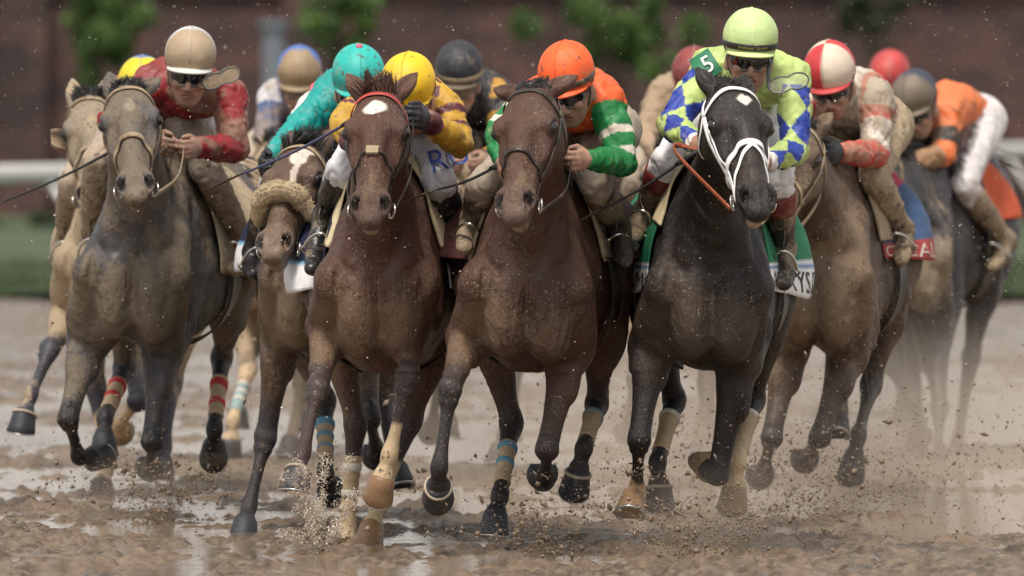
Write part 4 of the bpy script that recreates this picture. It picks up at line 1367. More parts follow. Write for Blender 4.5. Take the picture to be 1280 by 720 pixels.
    for i in range(n2 + 1):
        for k in range(n1):
            az = 2 * math.pi * k / n1
            rz = rimz(az)
            e0 = math.asin(rz / Hh)
            el = math.pi / 2 - (math.pi / 2 - e0) * i / n2
            flare = 1.0
            x = A * math.cos(el) * math.cos(az); y = B * math.cos(el) * math.sin(az); z = Hh * math.sin(el)
            seam = 0.0016 * math.exp(-(y / 0.006) ** 2) * (1 if i < n2 - 3 else 0)
            rr = 1 + seam / 0.11
            V.append(hd(x * rr - 0.006, y * rr, z * rr + 0.012)); cn.append((az, el, i))
    Fc = [(i * n1 + k, (i + 1) * n1 + k, (i + 1) * n1 + (k + 1) % n1, i * n1 + (k + 1) % n1) for i in range(n2) for k in range(n1)]
    # rolled rim and the inside
    o_ = len(V)
    for rr, dzv in ((1.035, -0.003), (1.03, -0.010), (0.96, -0.012), (0.90, 0.02)):
        for k in range(n1):
            p = V[n2 * n1 + k]; c_ = hd(-0.006, 0, ((p - hc) @ u))
            V.append(c_ + (p - c_) * rr + u * dzv); cn.append((2 * math.pi * k / n1, -1, n2))
    for i in range(4):
        a0 = n2 * n1 if i == 0 else o_ + (i - 1) * n1
        b0 = o_ + i * n1
        Fc += [(a0 + k, b0 + k, b0 + (k + 1) % n1, a0 + (k + 1) % n1) for k in range(n1)]
    V = np.array(V)
    ri_ = np.repeat(np.arange(n2) / n2, n1)
    rad_ = V[:n2 * n1] - hc
    V[:n2 * n1] += rad_ * ((0.010 * wn(V[:n2 * n1], 75) + 0.008 * np.sin(np.tile(np.arange(n1), n2) * 2.1 + 2 * wn(V[:n2 * n1], 30))) * ri_ ** 2.5 + 0.004 * wn(V[:n2 * n1], 45))[:, None]      # stretched cloth cover, gathered at the rim
    az = np.array([c[0] for c in cn]); el = np.array([c[1] for c in cn])
    col = cfg['cap'](dict(az=az, el=el, n=len(V), V=V, wv=wn))
    hl = mesh_obj('helmet', V - base, Fc, cfg.get('capmat', M['silk_clean']), root, True, col)
    # peak over the brow
    m = MB(); P = []
    for j in range(5):
        for k in range(17):
            a_ = -1.05 + 2.1 * k / 16
            ext = 0.030 * max(math.cos(a_ * 1.35), 0) ** 0.7 * j / 4
            x = (A * 0.965 + ext) * math.cos(a_); y = (B * 0.965 + ext * 0.6) * math.sin(a_)
            P.append(hd(x - 0.006, y, rimz(a_) + 0.014 - 0.010 * j / 4 * math.cos(a_)))
    P = np.array(P)
    fs = [(j * 17 + k, (j + 1) * 17 + k, (j + 1) * 17 + k + 1, j * 17 + k + 1) for j in range(4) for k in range(16)]
    P2 = P - u * 0.005
    rim = [(4 * 17 + k, 4 * 17 + k + 85, 4 * 17 + k + 86, 4 * 17 + k + 1) for k in range(16)]
    colp = np.tile(np.array(cfg.get('peak', (0.5, 0.5, 0.5))), (170, 1))
    mesh_obj('peak', np.vstack([P, P2]) - base, fs + [tuple(q + 85 for q in ff[::-1]) for ff in fs] + rim, cfg.get('capmat', M['silk_clean']), hl, True, colp)
    hpt = lambda az_, z_, off: hd((A + off) * math.sqrt(max(1 - ((z_ - 0.012) / Hh) ** 2, 0)) * math.cos(az_) - 0.006, (B + off) * math.sqrt(max(1 - ((z_ - 0.012) / Hh) ** 2, 0)) * math.sin(az_), z_)
    if cfg.get('band'):
        m = MB()
        pts = np.array([hpt(t, -0.014 + 0.010 * math.cos(t), 0.002) for t in np.linspace(0, 6.283, 48, endpoint=False)])
        m.tube(pts - base, 0.0125, 8, closed=True, nrm=(pts - hc), flat=0.22)
        m.build('helmet_band', cfg['band'], hl)
    if cfg.get('bandtext'):
        cu = bpy.data.curves.new('lettering', 'FONT'); cu.body = cfg['bandtext']; cu.size = 1.0; cu.resolution_u = 2
        ob = bpy.data.objects.new('lettering', cu); C.objects.link(ob)
        dg = bpy.context.evaluated_depsgraph_get(); dg.update()
        me = bpy.data.meshes.new_from_object(ob.evaluated_get(dg))
        v_ = np.zeros(len(me.vertices) * 3); me.vertices.foreach_get('co', v_); v_ = v_.reshape(-1, 3)
        fs = [tuple(p.vertices) for p in me.polygons]
        bpy.data.objects.remove(ob); bpy.data.meshes.remove(me)
        lo, hi = v_.min(0), v_.max(0)
        th = ((v_[:, 0] - lo[0]) / (hi[0] - lo[0]) - 0.5) * 1.05
        zz = -0.0045 + 0.0125 * ((v_[:, 1] - lo[1]) / (hi[1] - lo[1]) - 0.5)
        P = np.array([hpt(t, z_, 0.0062) for t, z_ in zip(th, zz)])
        mesh_obj('lettering', P - base, fs, M['lettering_gold'], hl, False)
    m = MB()
    pts = np.array([hd(A * 1.012 * math.sin(t) - 0.006, 0, Hh * 1.012 * math.cos(t) + 0.012) for t in np.linspace(-1.75, 1.62, 30)])
    m.tube(pts - base, 0.0021, 6, ref=l)
    sm_ = m.build('seam', cfg.get('seammat', M['seam_grey']), hl)
    if cfg.get('button') is not None:
        m = MB(); c = hd(-0.006, 0, 0.120)
        P = [c + 0.014 * (math.cos(t) * math.sin(p_) * l + math.sin(t) * math.sin(p_) * f + 0.7 * math.cos(p_) * u) - base for p_ in np.linspace(0.01, 3.13, 7) for t in np.linspace(0, 6.283, 12, endpoint=False)]
        m.add(P, [(i * 12 + k, i * 12 + (k + 1) % 12, (i + 1) * 12 + (k + 1) % 12, (i + 1) * 12 + k) for i in range(6) for k in range(12)])
        m.build('cap_button', cfg['button'], hl)
    # goggles over the eyes, strap round the helmet
    if cfg.get('goggles', True):
        g = MB(); P = []
        na, nb = 25, 9
        for j in range(nb):
            for k in range(na):
                a_ = -0.95 + 1.9 * k / (na - 1); b_ = -1 + 2 * j / (nb - 1)
                hh = 0.0265 * (1 - 0.15 * (abs(a_) / 0.95) ** 4) * (1 - 0.38 * math.exp(-(a_ / 0.13) ** 2) * (b_ < 0))
                if abs(a_) > 0.75:
                    hh *= math.sqrt(max(1 - ((abs(a_) - 0.75) / 0.205) ** 2, 0.05))
                rx, ry = 0.112, 0.086
                P.append(hd(rx * math.cos(a_) - 0.008, ry * math.sin(a_), -0.066 + hh * b_) + f * 0.004 * (1 - b_ * b_))
        P = np.array(P)
        lens = mesh_obj('goggles', P - base, [(j * na + k, j * na + k + 1, (j + 1) * na + k + 1, (j + 1) * na + k) for j in range(nb - 1) for k in range(na - 1)], cfg.get('lens', M['lens']), root, True)
        edge = [k for k in range(na)] + [j * na + na - 1 for j in range(1, nb)] + [(nb - 1) * na + k for k in range(na - 2, -1, -1)] + [j * na for j in range(nb - 2, 0, -1)]
        m = MB(); m.tube(P[edge] - base, 0.0055, 6, closed=True, ref=f)
        m.build('goggle_frame', M['goggle_frame'], lens)
        m = MB()
        pts = np.array([hpt(t, -0.066 + 0.042 * smooth(0.95, 1.9, abs(t)), 0.003) if True else 0 for t in list(np.linspace(0.98, math.pi, 14)) + list(np.linspace(-math.pi, -0.98, 14))[1:]])
        m.tube(pts - base, 0.010, 6, nrm=pts - hc, flat=0.2)
        m.build('goggle_strap', M['black'], lens)
    for gx in cfg.get('spare', ()):                        # spare goggles pulled down on the shoulder
        c = at(*gx[0]); r_, u_ = unit(gx[1]), unit(gx[2]); n_ = np.cross(r_, u_)
        n_ = n_ if n_[1] < 0 else -n_
        P = []
        for j in range(7):
            for k in range(15):
                a_ = -1 + 2 * k / 14; b_ = -1 + 2 * j / 6
                P.append(c + r_ * a_ * gx[3] + u_ * b_ * 0.030 * math.sqrt(max(1 - a_ ** 4, 0.05)) * (1 - 0.25 * math.exp(-(a_ / 0.2) ** 2)) + n_ * (0.02 * (1 - a_ * a_) + 0.035))
        P = np.array(P)
        o = mesh_obj('spare_goggles', P - base, [(j * 15 + k, j * 15 + k + 1, (j + 1) * 15 + k + 1, (j + 1) * 15 + k) for j in range(6) for k in range(14)], M['lens_clear'] if len(gx) < 5 else gx[4], root)
        edge = [k for k in range(15)] + [j * 15 + 14 for j in range(1, 7)] + [6 * 15 + k for k in range(13, -1, -1)] + [j * 15 for j in range(5, 0, -1)]
        m = MB(); m.tube(P[edge] - base, 0.0032, 6, closed=True, ref=n_)
        m.build('goggle_frame', M['goggle_frame'], o)
        m = MB(); st_ = [P[3 * 15], (P[3 * 15] + hd(0, 0.07, -0.06)) / 2 + u * 0.01, hd(0.0, 0.085 * (1 if gx[5] > 0 else -1) if len(gx) > 5 else 0.085, -0.05)]
        m.tube(spline(np.array(st_), 5) - base, 0.008, 6, ref=f, flat=0.3)
        m.build('goggle_strap', M['black'], o)
    # chin strap
    m = MB()
    pts = spline(np.array([hd(0.02, -0.088, -0.055), hd(0.035, -0.068, -0.12), hd(0.045, 0, -0.182), hd(0.035, 0.068, -0.12), hd(0.02, 0.088, -0.055)]), 5)
    m.tube(pts - base, 0.006, 6, nrm=pts - hc, flat=0.3)
    m.build('chin_strap', M['black'], hl)
    # collar
    m = MB(); c = neck0 + (hc - neck0) * 0.32; ax_ = unit(hc - neck0); e1 = unit(np.cross(ax_, f)); e2 = np.cross(ax_, e1)
    m.tube(np.array([c + 0.060 * (math.cos(t) * e1 + math.sin(t) * e2) - base for t in np.linspace(0, 6.283, 20, endpoint=False)]), 0.012, 8, closed=True, ref=ax_, flat=1.5)
    m.build('collar', cfg.get('collar', M['silk_white']), jk)

    # reins from the bit to the hands
    if K is not None and 'bitL' in K and cfg.get('reins', True):
        rm = M[cfg.get('reinmat', 'leather')]
        for sd in ('R', 'L'):
            w_, x, yv, z = hands[sd]
            a_ = K['bit' + sd]; b_ = w_ + x * 0.085 - z * 0.025
            mid_ = (a_ + b_) / 2 + vec(0, 0, -0.02) + K['lf'] * (0.03 if sd == 'L' else -0.03)
            via = cfg.get('rein_via', {}).get(sd)
            P = spline(np.array([a_, at(via[0], via[1], D + via[2]), b_] if via else [a_, mid_, b_, b_ + vec(0, 0.06, -0.10)]), 8)
            m = MB(); m.tube(P - K['base'], 0.0105, 6, ref=K['lf'], flat=0.28)
            m.build('rein', rm, K['bridle'])
    # whip held in the right hand: a thing of its own
    if cfg.get('whip'):
        wcfg = cfg['whip']
        p0, p1 = at(*wcfg['p0'], D + wcfg['d0']), at(*wcfg['p1'], D + wcfg['d1'])
        wr_ = empty('whip', tuple(p0), wcfg['label'], 'whip', 'whips held by the jockeys')
        dv = p1 - p0
        P = np.array([p0 + dv * t + vec(0, 0, -0.012 * math.sin(math.pi * t)) for t in np.linspace(0, 1, 14)])
        m = MB(); m.tube(P - p0, np.linspace(0.0062, 0.0042, 14), 8)
        m.build('shaft', M[wcfg.get('mat', 'whip')], wr_)
        m = MB(); ex = unit(dv)
        m.tube(np.array([p0 - ex * 0.13, p0 - ex * 0.125, p0, p0 + ex * 0.02]) - p0, [0.008, 0.011, 0.0105, 0.007], 10)
        m.build('grip', M['black'], wr_)
        m = MB(); pe = P[-1]
        m.tube(np.array([pe - ex * 0.02, pe + ex * 0.03, pe + ex * 0.14, pe + ex * 0.15]) - p0, [0.006, 0.012, 0.012, 0.004], 8, ref=(0, 0, 1), flat=0.35)
        m.build('popper', M['leather'], wr_)
    return dict(root=root, J=J, Fj=Fj, Fb=Fb)
# ------------------------------------------------------------------ the field: horses placed by the pixels of their joints
M['coat_grey'] = muddy('coat_grey', None, 0.72, 0.55, 0.5, spots=0.5, flecks=0.2, spec=0.35, mudcol=(0.165, 0.126, 0.085), patch=4.0, veins=0.28)
M['coat_grey2'] = muddy('coat_grey_back', None, 0.75, 0.55, 0.2, spots=0.3, flecks=0.2, spec=0.3, patch=3.0, veins=0.28)
M['coat_bay'] = muddy('coat_bay', None, 0.36, 0.54, 0.65, spots=0.3, flecks=0.9, spec=0.35, mudcol=(0.180, 0.120, 0.072), patch=3.2, veins=0.28)
M['coat_bay2'] = muddy('coat_bay_speckled', None, 0.38, 0.54, 0.65, spots=0.3, flecks=0.8, spec=0.35, mudcol=(0.180, 0.122, 0.075), patch=3.2, veins=0.28)
M['coat_bay3'] = muddy('coat_bay_muddy', None, 0.58, 0.50, 0.5, spots=0.3, flecks=0.5, spec=0.35, mudcol=(0.195, 0.138, 0.088), patch=3.6, veins=0.28)
M['coat_black'] = muddy('coat_black', None, 0.34, 0.52, 0.6, spots=0.0, flecks=0.3, spec=0.35, mudcol=(0.078, 0.054, 0.037), patch=3.2, veins=0.28)
M['coat_dun'] = muddy('coat_caked', None, 0.85, 0.6, 0.4, spots=0.9, flecks=0.3, spec=0.3, patch=4.0, veins=0.28)
M['coat_dark'] = muddy('coat_dark_grey', None, 0.30, 0.45, 0.2, spots=0.3, flecks=0.4, spec=0.35, patch=3.5, veins=0.28)
for nm, c in dict(green=(0.01, 0.16, 0.07), navy=(0.010, 0.014, 0.045), blue=(0.045, 0.09, 0.21), orange=(0.55, 0.085, 0.025), white=(0.70, 0.69, 0.68)).items():
    M['cloth_' + nm] = muddy('cloth_' + nm, c, 0.12, 0.7, 0.3, flecks=0.3)
M['cloth_col'] = muddy('cloth_coloured', None, 0.10, 0.7, 0.3, flecks=0.2)
M['cloth_mud'] = muddy('cloth_muddy', (0.42, 0.36, 0.27), 0.75, 0.7, 0.4, flecks=0.2, spots=0.3)
M['tape_red'] = muddy('tape_red', (0.50, 0.03, 0.035), 0.22, 0.7, 0.2, flecks=0)
M['tape_blue'] = muddy('tape_blue', (0.10, 0.25, 0.36), 0.25, 0.7, 0.2, flecks=0)
M['tape_white'] = muddy('tape_white', (0.62, 0.57, 0.50), 0.3, 0.7, 0.2, flecks=0)
M['wrap_tan'] = muddy('wrap_tan', (0.46, 0.34, 0.21), 0.4, 0.7, 0.3, flecks=0.2)
M['wrap_teal'] = muddy('wrap_teal', (0.22, 0.32, 0.32), 0.3, 0.7, 0.3, flecks=0.2)


def cloth6(i, j):
    a = abs(j - 0.5) * 2
    if a > 0.83: return (0.74, 0.73, 0.72)
    if a > 0.805: return (0.10, 0.22, 0.42)
    if a > 0.795: return (0.7, 0.7, 0.7)
    return (0.008, 0.15, 0.065)


def cloth4(i, j):
    a = abs(j - 0.5) * 2
    if a > 0.83: return (0.72, 0.72, 0.74)
    if a > 0.80: return (0.20, 0.42, 0.58)
    return (0.008, 0.012, 0.04)


def cloth7(i, j):
    a = abs(j - 0.5) * 2
    if a > 0.86: return (0.34, 0.045, 0.045)
    if 0.58 < a < 0.78 and 0.30 < i < 0.52: return (0.58, 0.09, 0.055)
    if a < 0.45: return (0.40, 0.03, 0.06)
    return (0.035, 0.075, 0.17)


def cloth5(i, j):
    if i < 0.05: return (0.62, 0.58, 0.52)
    if i < 0.10: return (0.55, 0.12, 0.16)
    if i < 0.16: return (0.66, 0.60, 0.56)
    return (0.09, 0.03, 0.03)


N = None
HORSES = {}
HORSES['grey'] = dict(label='mud-caked grey racehorse with tan bridle and red-taped hind bandages', D=42.6, cx=170, psi=9, dz=0.02, seed=11,
    coat=(0.070, 0.066, 0.070), dapple=(0.115, 0.102, 0.096), points=(0.013, 0.0125, 0.015), mat=M['coat_grey'], poll=(160, 116), muz=(171, 250), hyaw=3,
    ears=((-0.28, 1.0), (-0.1, 0.45)), marks=[(0.15, 0.005, 0.05, 0.022, 1.3, (0.55, 0.46, 0.34))], muzzle=0.35, muzcol=(0.16, 0.11, 0.08), lip=0.6,
    forelock=(0.035, 0.6), bridle=dict(mat='leather_tan', hw=0.009, nose_w=0.013, nose_u=0.33, brow_w=0.012),
    legs=dict(FR=((110, 428), (85, 522, 1), (98, 571, -1), (127, 574, -1)), FL=((203, 440), (190, 550, 1), (189, 580, -1), (187, 590, -1)),
              HR=(N, (155, 460, -1), (131, 522, 1), (129, 566, 1), dict(wrap=('wrap_tan', ((0.32, 0.44, 'tape_red'), (0.56, 0.66, 'tape_red'))))),
              HL=(N, (277, 447, -1), (268, 536, 1), (266, 576, -1), dict(wrap=('wrap_tan', ((0.34, 0.46, 'tape_red'), (0.60, 0.70, 'tape_red')))))),
    cloth=dict(mat=M['cloth_mud'], x0=-0.46, x1=-0.95, drop=1.95, text=(('R', (0.52, 0.62), (0.97, 0.925), 'lettering_black', False),)))
HORSES['grey_back'] = dict(label='pale muddy horse with dark forelegs running half hidden behind the grey', D=44.6, cx=138, psi=8, seed=12, h=0.010, res=0.7,
    coat=(0.22, 0.175, 0.125), points=(0.028, 0.03, 0.045), mat=M['coat_grey2'], poll=(112, 128), muz=(118, 262), hyaw=8,
    ears=((-0.3, 1.1), (-0.3, 0.9)), muzzle=0.15, forelock=(0.04, 0.6), bridle=dict(mat='leather_tan', blinker=True), tack=True,
    legs=dict(FR=((88, 392), (62, 438, 1), (38, 494, 1), (25, 535, 1), dict(band=True)), FL=((168, 420), (172, 500, 1), (150, 530, -1), (150, 545, -1), dict(sock=1.2, hoof='hoof_tan')),
              HR=(N, (120, 500, -1), (133, 585, 1), (124, 620, 1), dict(sock=1.3)), HL=(N, (215, 480, -1), (205, 560, 1), (200, 590, 1))),
    cloth=dict(mat=M['cloth_mud'], pad=('leather_tan', 1.1)))
HORSES['sheepskin'] = dict(label='bay racehorse wearing a fluffy tan sheepskin noseband', D=41.6, cx=398, psi=4, seed=13,
    coat=(0.085, 0.047, 0.029), points=(0.024, 0.021, 0.024), mat=M['coat_bay3'], poll=(378, 190), muz=(340, 322), hyaw=-20,
    ears=((-0.15, 1.0), (-0.15, 1.0)), marks=[(0.10, 0.02, 0.05, 0.030, 1.6, (0.62, 0.55, 0.47)), (0.22, 0.03, 0.08, 0.013, 2, (0.55, 0.46, 0.38))], muzzle=0.3, muzcol=(0.26, 0.20, 0.15), lip=0.3,
    forelock=(0.075, 0.1), hairdir=vec(0.5, 0.1, 0.7), bridle=dict(mat='leather', fluff=True, nose=False, brow_w=0.012, brow='leather_tan'),
    legs=dict(FR=((352, 418), (332, 548, 1), (311, 634, 1), (303, 668, 1)), FL=((455, 425), (462, 520, 1), (470, 560, -1), (470, 575, -1)),
              HR=(N, (416, 525, -1), (407, 590, 1), (414, 620, -1), dict(wrap=('wrap_tan', ((0.30, 0.40, 'tape_blue'), (0.48, 0.56, 'tape_blue'), (0.64, 0.71, 'tape_blue'))))), HL=(N, (480, 500, -1), (490, 570, 1), (500, 600, 1))),
    cloth=dict(mat=M['cloth_col'], colf=cloth4))
HORSES['star'] = dict(label='bay racehorse with white diamond star, red browband and white fore sock', D=40.1, cx=476, psi=2, dz=-0.02, seed=14,
    coat=(0.078, 0.033, 0.020), points=(0.035, 0.026, 0.027), pts_amt=0.75, mat=M['coat_bay'], poll=(474, 122), muz=(462, 278), hyaw=-3,
    ears=((0.20, 0.95), (0.20, 1.0)), marks=[(0.110, -0.008, 0.045, 0.036, 1.35)], muzzle=0.35, muzcol=(0.10, 0.075, 0.065), lip=0.7,
    forelock=(0.075, 0.1), hair='hair_brown', hairdir=vec(-0.1, 0.2, 1), bridle=dict(mat='leather', brow='strap_red', brow_w=0.011, nose_w=0.007, nose_u=0.335, pad=True),
    legs=dict(FR=((410, 408), (398, 486, 1), (378, 566, 1), (368, 606, 1), dict(band=True)), FL=((514, 410), (510, 474, 1), (487, 568, 1), (470, 628, 1), dict(sock=1.55, hoof='hoof_tan', sockcol=(0.62, 0.46, 0.28))),
              HR=(N, (452, 570, -1), (434, 660, 1), (438, 700, 1), dict(sock=1.5, wrap=('wrap_tan', ((0.36, 0.46, 'tape_white'), (0.62, 0.71, 'tape_white'))), hoof='hoof_pale')), HL=(N, (503, 555, -1), (472, 635, 1), (460, 676, 1), dict(sock=1.5, hoof='hoof_tan'))),
    cloth=dict(mat=M['cloth_col'], colf=cloth4, drop=1.85, x0=-0.40, pad=('towel', 1.2)))
HORSES['bay'] = dict(label='plain-faced bay racehorse with speckled coat and blue-taped hind bandage', D=39.6, cx=660, psi=4, seed=15,
    coat=(0.074, 0.033, 0.020), points=(0.022, 0.019, 0.020), mat=M['coat_bay2'], poll=(664, 118), muz=(643, 274), hyaw=-18,
    ear=0.125, ears=((0.55, 0.60), (0.45, 0.65)), muzzle=0.45, muzcol=(0.15, 0.11, 0.085), lip=0.6,
    forelock=(0.035, 0.4), hairdir=vec(0.7, 0.2, 0.4), bridle=dict(mat='leather', nose_u=0.345, nose_w=0.009),
    legs=dict(FR=((588, 420), (563, 486, 1), (549, 584, 1), (547, 628, -1), dict(band=True)), FL=((712, 438), (684, 560, 1), (682, 592, -1), (678, 600, -1)),
              HR=(N, (642, 540, -1), (625, 620, 1), (616, 662, 1), dict(wrap=('wrap_tan', ((0.32, 0.41, 'tape_blue'), (0.52, 0.61, 'tape_blue'))))), HL=(N, (746, 505, -1), (730, 560, 1), (716, 620, 1), dict(wrap=('wrap_tan', ((0.28, 0.36, 'tape_blue'),)), band=True))),
    cloth=dict(mat=M['cloth_col'], colf=cloth5, drop=1.5, x0=-0.52, pad=('felt', 1.45)))
HORSES['black'] = dict(label='black racehorse in white bridle with small white star, green cloth', D=39.8, cx=890, psi=0, seed=16,
    coat=(0.0175, 0.0120, 0.0100), points=(0.0095, 0.0085, 0.009), mat=M['coat_black'], poll=(914, 116), muz=(949, 268), hyaw=20,
    ear=0.128, ears=((0.05, 1.1), (-0.2, 0.7)), marks=[(0.095, 0.012, 0.030, 0.024, 1.2), (0.085, 0.028, 0.014, 0.016, 2)], muzzle=0.3, muzcol=(0.028, 0.026, 0.028), lip=0.9,
    forelock=(0.028, 0.6), bridle=dict(mat='strap_white', hw=0.0095, nose_w=0.013, nose_u=0.325, double=True, brow_w=0.012), tail=0.55,
    legs=dict(FR=((816, 430), (799, 548, 1), (796, 612, -1), (788, 634, 1), dict(sock=1.8, hoof='hoof_tan', sockcol=(0.50, 0.33, 0.16))), FL=((925, 452), (897, 592, 1), (893, 592, -1), (880, 582, -1), dict(hoof='hoof_tan')),
              HR=(N, (843, 500, -1), (822, 578, 1), (825, 630, 1), dict(wrap=('wrap_tan', ((0.26, 0.32, 'tape_white'),)), band=True)), HL=(N, (942, 500, -1), (922, 578, 1), (915, 640, 1), dict(sock=1.35, wrap=('wrap_tan', ((0.26, 0.31, 'tape_white'),)), hoof='hoof_tan'))),
    cloth=dict(mat=M['cloth_col'], colf=cloth6, drop=1.95, flare=0.05, x0=-0.40, pad=('towel', 0.9),
               text=(('ALWAYS DR', (0.02, 0.98), (0.985, 0.925), 'lettering_black', False), ('DREAMI', (0.98, 0.02), (0.012, 0.07), 'lettering_black', False))))
HORSES['blue_cloth'] = dict(label='mud-splashed brown racehorse with blue and red lettered saddle cloth', D=43.2, cx=1022, psi=7, seed=17,
    coat=(0.065, 0.038, 0.024), points=(0.03, 0.025, 0.024), mat=M['coat_bay3'], poll=(1000, 165), muz=(965, 292), hyaw=-6,
    ears=((-0.1, 0.9), (-0.1, 0.9)), muzzle=0.3, forelock=(0.05, 0.2), bridle=dict(mat='leather_tan'),
    legs=dict(FR=((985, 440), (965, 545, 1), (955, 585, -1), (950, 600, -1)), FL=((1060, 445), (1025, 545, 1), (1012, 570, -1), (1006, 580, -1)),
              HR=(N, (1060, 455, -1), (1050, 515, 1), (1045, 535, 1), dict(sock=1.6)), HL=(N, (1089, 482, -1), (1073, 545, 1), (1062, 600, 1))),
    cloth=dict(mat=M['cloth_col'], colf=cloth7, drop=1.70, flare=0.03, text=(('CTICAL', (0.02, 0.86), (0.99, 0.94), 'lettering_pale', False),), pad=('felt', 1.4)))
HORSES['orange_cloth'] = dict(label='dark grey racehorse with orange saddle cloth, legs lost in spray', D=49.2, cx=1132, psi=13, seed=18, h=0.011, res=0.7,
    coat=(0.026, 0.024, 0.027), points=(0.03, 0.028, 0.03), mat=M['coat_dark'], poll=(1098, 190), muz=(1080, 300), hyaw=-6,
    ears=((-0.1, 0.9), (-0.1, 0.9)), muzzle=0.3, forelock=(0.05, 0.2), bridle=dict(mat='leather_tan'),
    legs=dict(FR=((1105, 425), (1140, 500, 1), (1150, 540, -1), (1150, 550, -1)), FL=((1168, 425), (1175, 510, 1), (1172, 575, 1), (1165, 600, 1)),
              HR=(N, (1150, 480, -1), (1150, 530, 1), (1145, 555, 1)), HL=(N, (1205, 505, -1), (1196, 560, 1), (1190, 585, 1))),
    cloth=dict(mat=M['cloth_orange'], drop=1.45, x0=-0.70, x1=-0.95, flare=0.0))
_bgl = lambda cx, y0, k: dict(FR=((cx - 42, y0), (cx - 50, y0 + 92, 1), (cx - 60, y0 + 150, -1), (cx - 62, y0 + 165, -1)), FL=((cx + 42, y0), (cx + 38, y0 + 100, 1), (cx + 30, y0 + 165, 1), (cx + 22, y0 + 195, 1)),
    HR=(N, (cx - 20, y0 + 60, -1), (cx - 40, y0 + 125, 1), (cx - 42, y0 + 160, 1), k), HL=(N, (cx + 50, y0 + 60, -1), (cx + 40, y0 + 130, 1), (cx + 36, y0 + 165, 1)))
_bgA = _bgl(338, 370, dict())
_bgA['FR'] = ((300, 385), (310, 462, 1), (291, 525, 1), (284, 590, 1), dict(sock=1.0, wrap=('wrap_teal', ((0.30, 0.36, 'tape_white'), (0.44, 0.50, 'tape_white'), (0.58, 0.64, 'tape_white')))))
HORSES['hidden_blue'] = dict(label='tan muddy horse between the grey and the sheepskin horse, teal foreleg bandage', D=49.0, cx=338, psi=6, seed=21, h=0.012, res=0.6,
    coat=(0.24, 0.17, 0.11), points=(0.20, 0.15, 0.10), mat=M['coat_dun'], poll=(345, 185), muz=(330, 290), hyaw=-4, bridle=dict(mat='leather_tan'), legs=_bgA, cloth=dict(mat=M['cloth_mud']))
HORSES['hidden_dark'] = dict(label='muddy horse mostly hidden behind the star-faced and plain bays', D=47.0, cx=598, psi=5, seed=22, h=0.012, res=0.6,
    coat=(0.17, 0.12, 0.08), points=(0.05, 0.04, 0.035), mat=M['coat_dun'], poll=(570, 190), muz=(562, 300), hyaw=-4, bridle=dict(mat='leather_tan'), legs=_bgl(600, 380, {}), cloth=dict(mat=M['cloth_mud']))
HORSES['hidden_maroon'] = dict(label='mud-coloured horse behind the gap left of the black horse', D=48.5, cx=845, psi=6, seed=23, h=0.012, res=0.6,
    coat=(0.20, 0.14, 0.09), points=(0.12, 0.09, 0.065), mat=M['coat_dun'], poll=(838, 190), muz=(826, 300), hyaw=-4, bridle=dict(mat='leather_tan'), legs=_bgl(845, 380, {}), cloth=dict(mat=M['cloth_mud']))
HORSES['hidden_red'] = dict(label='rearmost horse, nearly all hidden behind the two right-hand riders', D=55.0, cx=1092, psi=8, seed=24, h=0.013, res=0.5,
    coat=(0.10, 0.07, 0.05), points=(0.04, 0.035, 0.03), mat=M['coat_dun'], poll=(1085, 190), muz=(1078, 285), hyaw=-4, bridle=dict(mat='leather_tan'), legs=_bgl(1092, 360, {}), cloth=dict(mat=M['cloth_mud']))
import time as _time
KH = {}
for nm, cfg in HORSES.items():
    _t = _time.time()
    KH[nm] = horse(cfg)
    print('horse', nm, round(_time.time() - _t, 2), 's', len(KH[nm]['root'].children[0].data.vertices))
# ------------------------------------------------------------------ the riders
M['skin'] = skin_mat('skin', (0.36, 0.205, 0.145), 0.15)
M['skin_mud'] = skin_mat('skin_muddy', (0.32, 0.18, 0.12), 0.45)
M['breeches'] = muddy('breeches', None, 0.25, 0.6, 0.25, flecks=0.3)
M['breeches_clean'] = muddy('breeches_clean', None, 0.10, 0.6, 0.25, flecks=0.2)
M['breeches_mud'] = muddy('breeches_muddy', None, 0.75, 0.6, 0.4, flecks=0.2, spots=0.3)
M['silk_clean'] = muddy('silk_clean', None, 0.14, 0.55, 0.2, flecks=0.35, grain=0.08, patch=9.0)
M['silk_speck'] = muddy('silk_speckled', None, 0.22, 0.55, 0.25, flecks=0.3, spots=0.2, grain=0.10, patch=9.0)
M['silk_dirty'] = muddy('silk_dirty', None, 0.38, 0.55, 0.3, flecks=0.2, mudcol=(0.26, 0.17, 0.10), patch=7.0)
M['silk_mud'] = muddy('silk_muddy', None, 0.55, 0.55, 0.3, flecks=0.2, mudcol=(0.30, 0.225, 0.15), patch=6.0)
M['silk_caked'] = muddy('silk_caked', None, 0.85, 0.6, 0.4, flecks=0.2, patch=6.0)
M['silk_white'] = muddy('collar_white', (0.66, 0.64, 0.62), 0.3, 0.6, 0.2, flecks=0.2)
M['collar_dark'] = muddy('collar_dark', (0.03, 0.03, 0.035), 0.3, 0.6, 0.2, flecks=0.2)
M['collar_red'] = muddy('collar_red', (0.3, 0.02, 0.025), 0.3, 0.6, 0.2, flecks=0.2)
M['glove_black'] = muddy('glove_black', (0.014, 0.014, 0.018), 0.1, 0.5, 0.3, flecks=0.2)
M['glove_mud'] = muddy('glove_muddy', (0.12, 0.085, 0.055), 0.6, 0.6, 0.3, flecks=0.2)
M['maroon'] = muddy('boot_top_maroon', (0.16, 0.022, 0.022), 0.25, 0.5, 0.2, flecks=0.4)
M['patch_green'] = muddy('patch_green', (0.012, 0.16, 0.075), 0.05, 0.6, 0.2, flecks=0.2)
M['button_pink'] = muddy('button_pink', (0.75, 0.10, 0.20), 0.0, 0.5, 0.1, flecks=0)
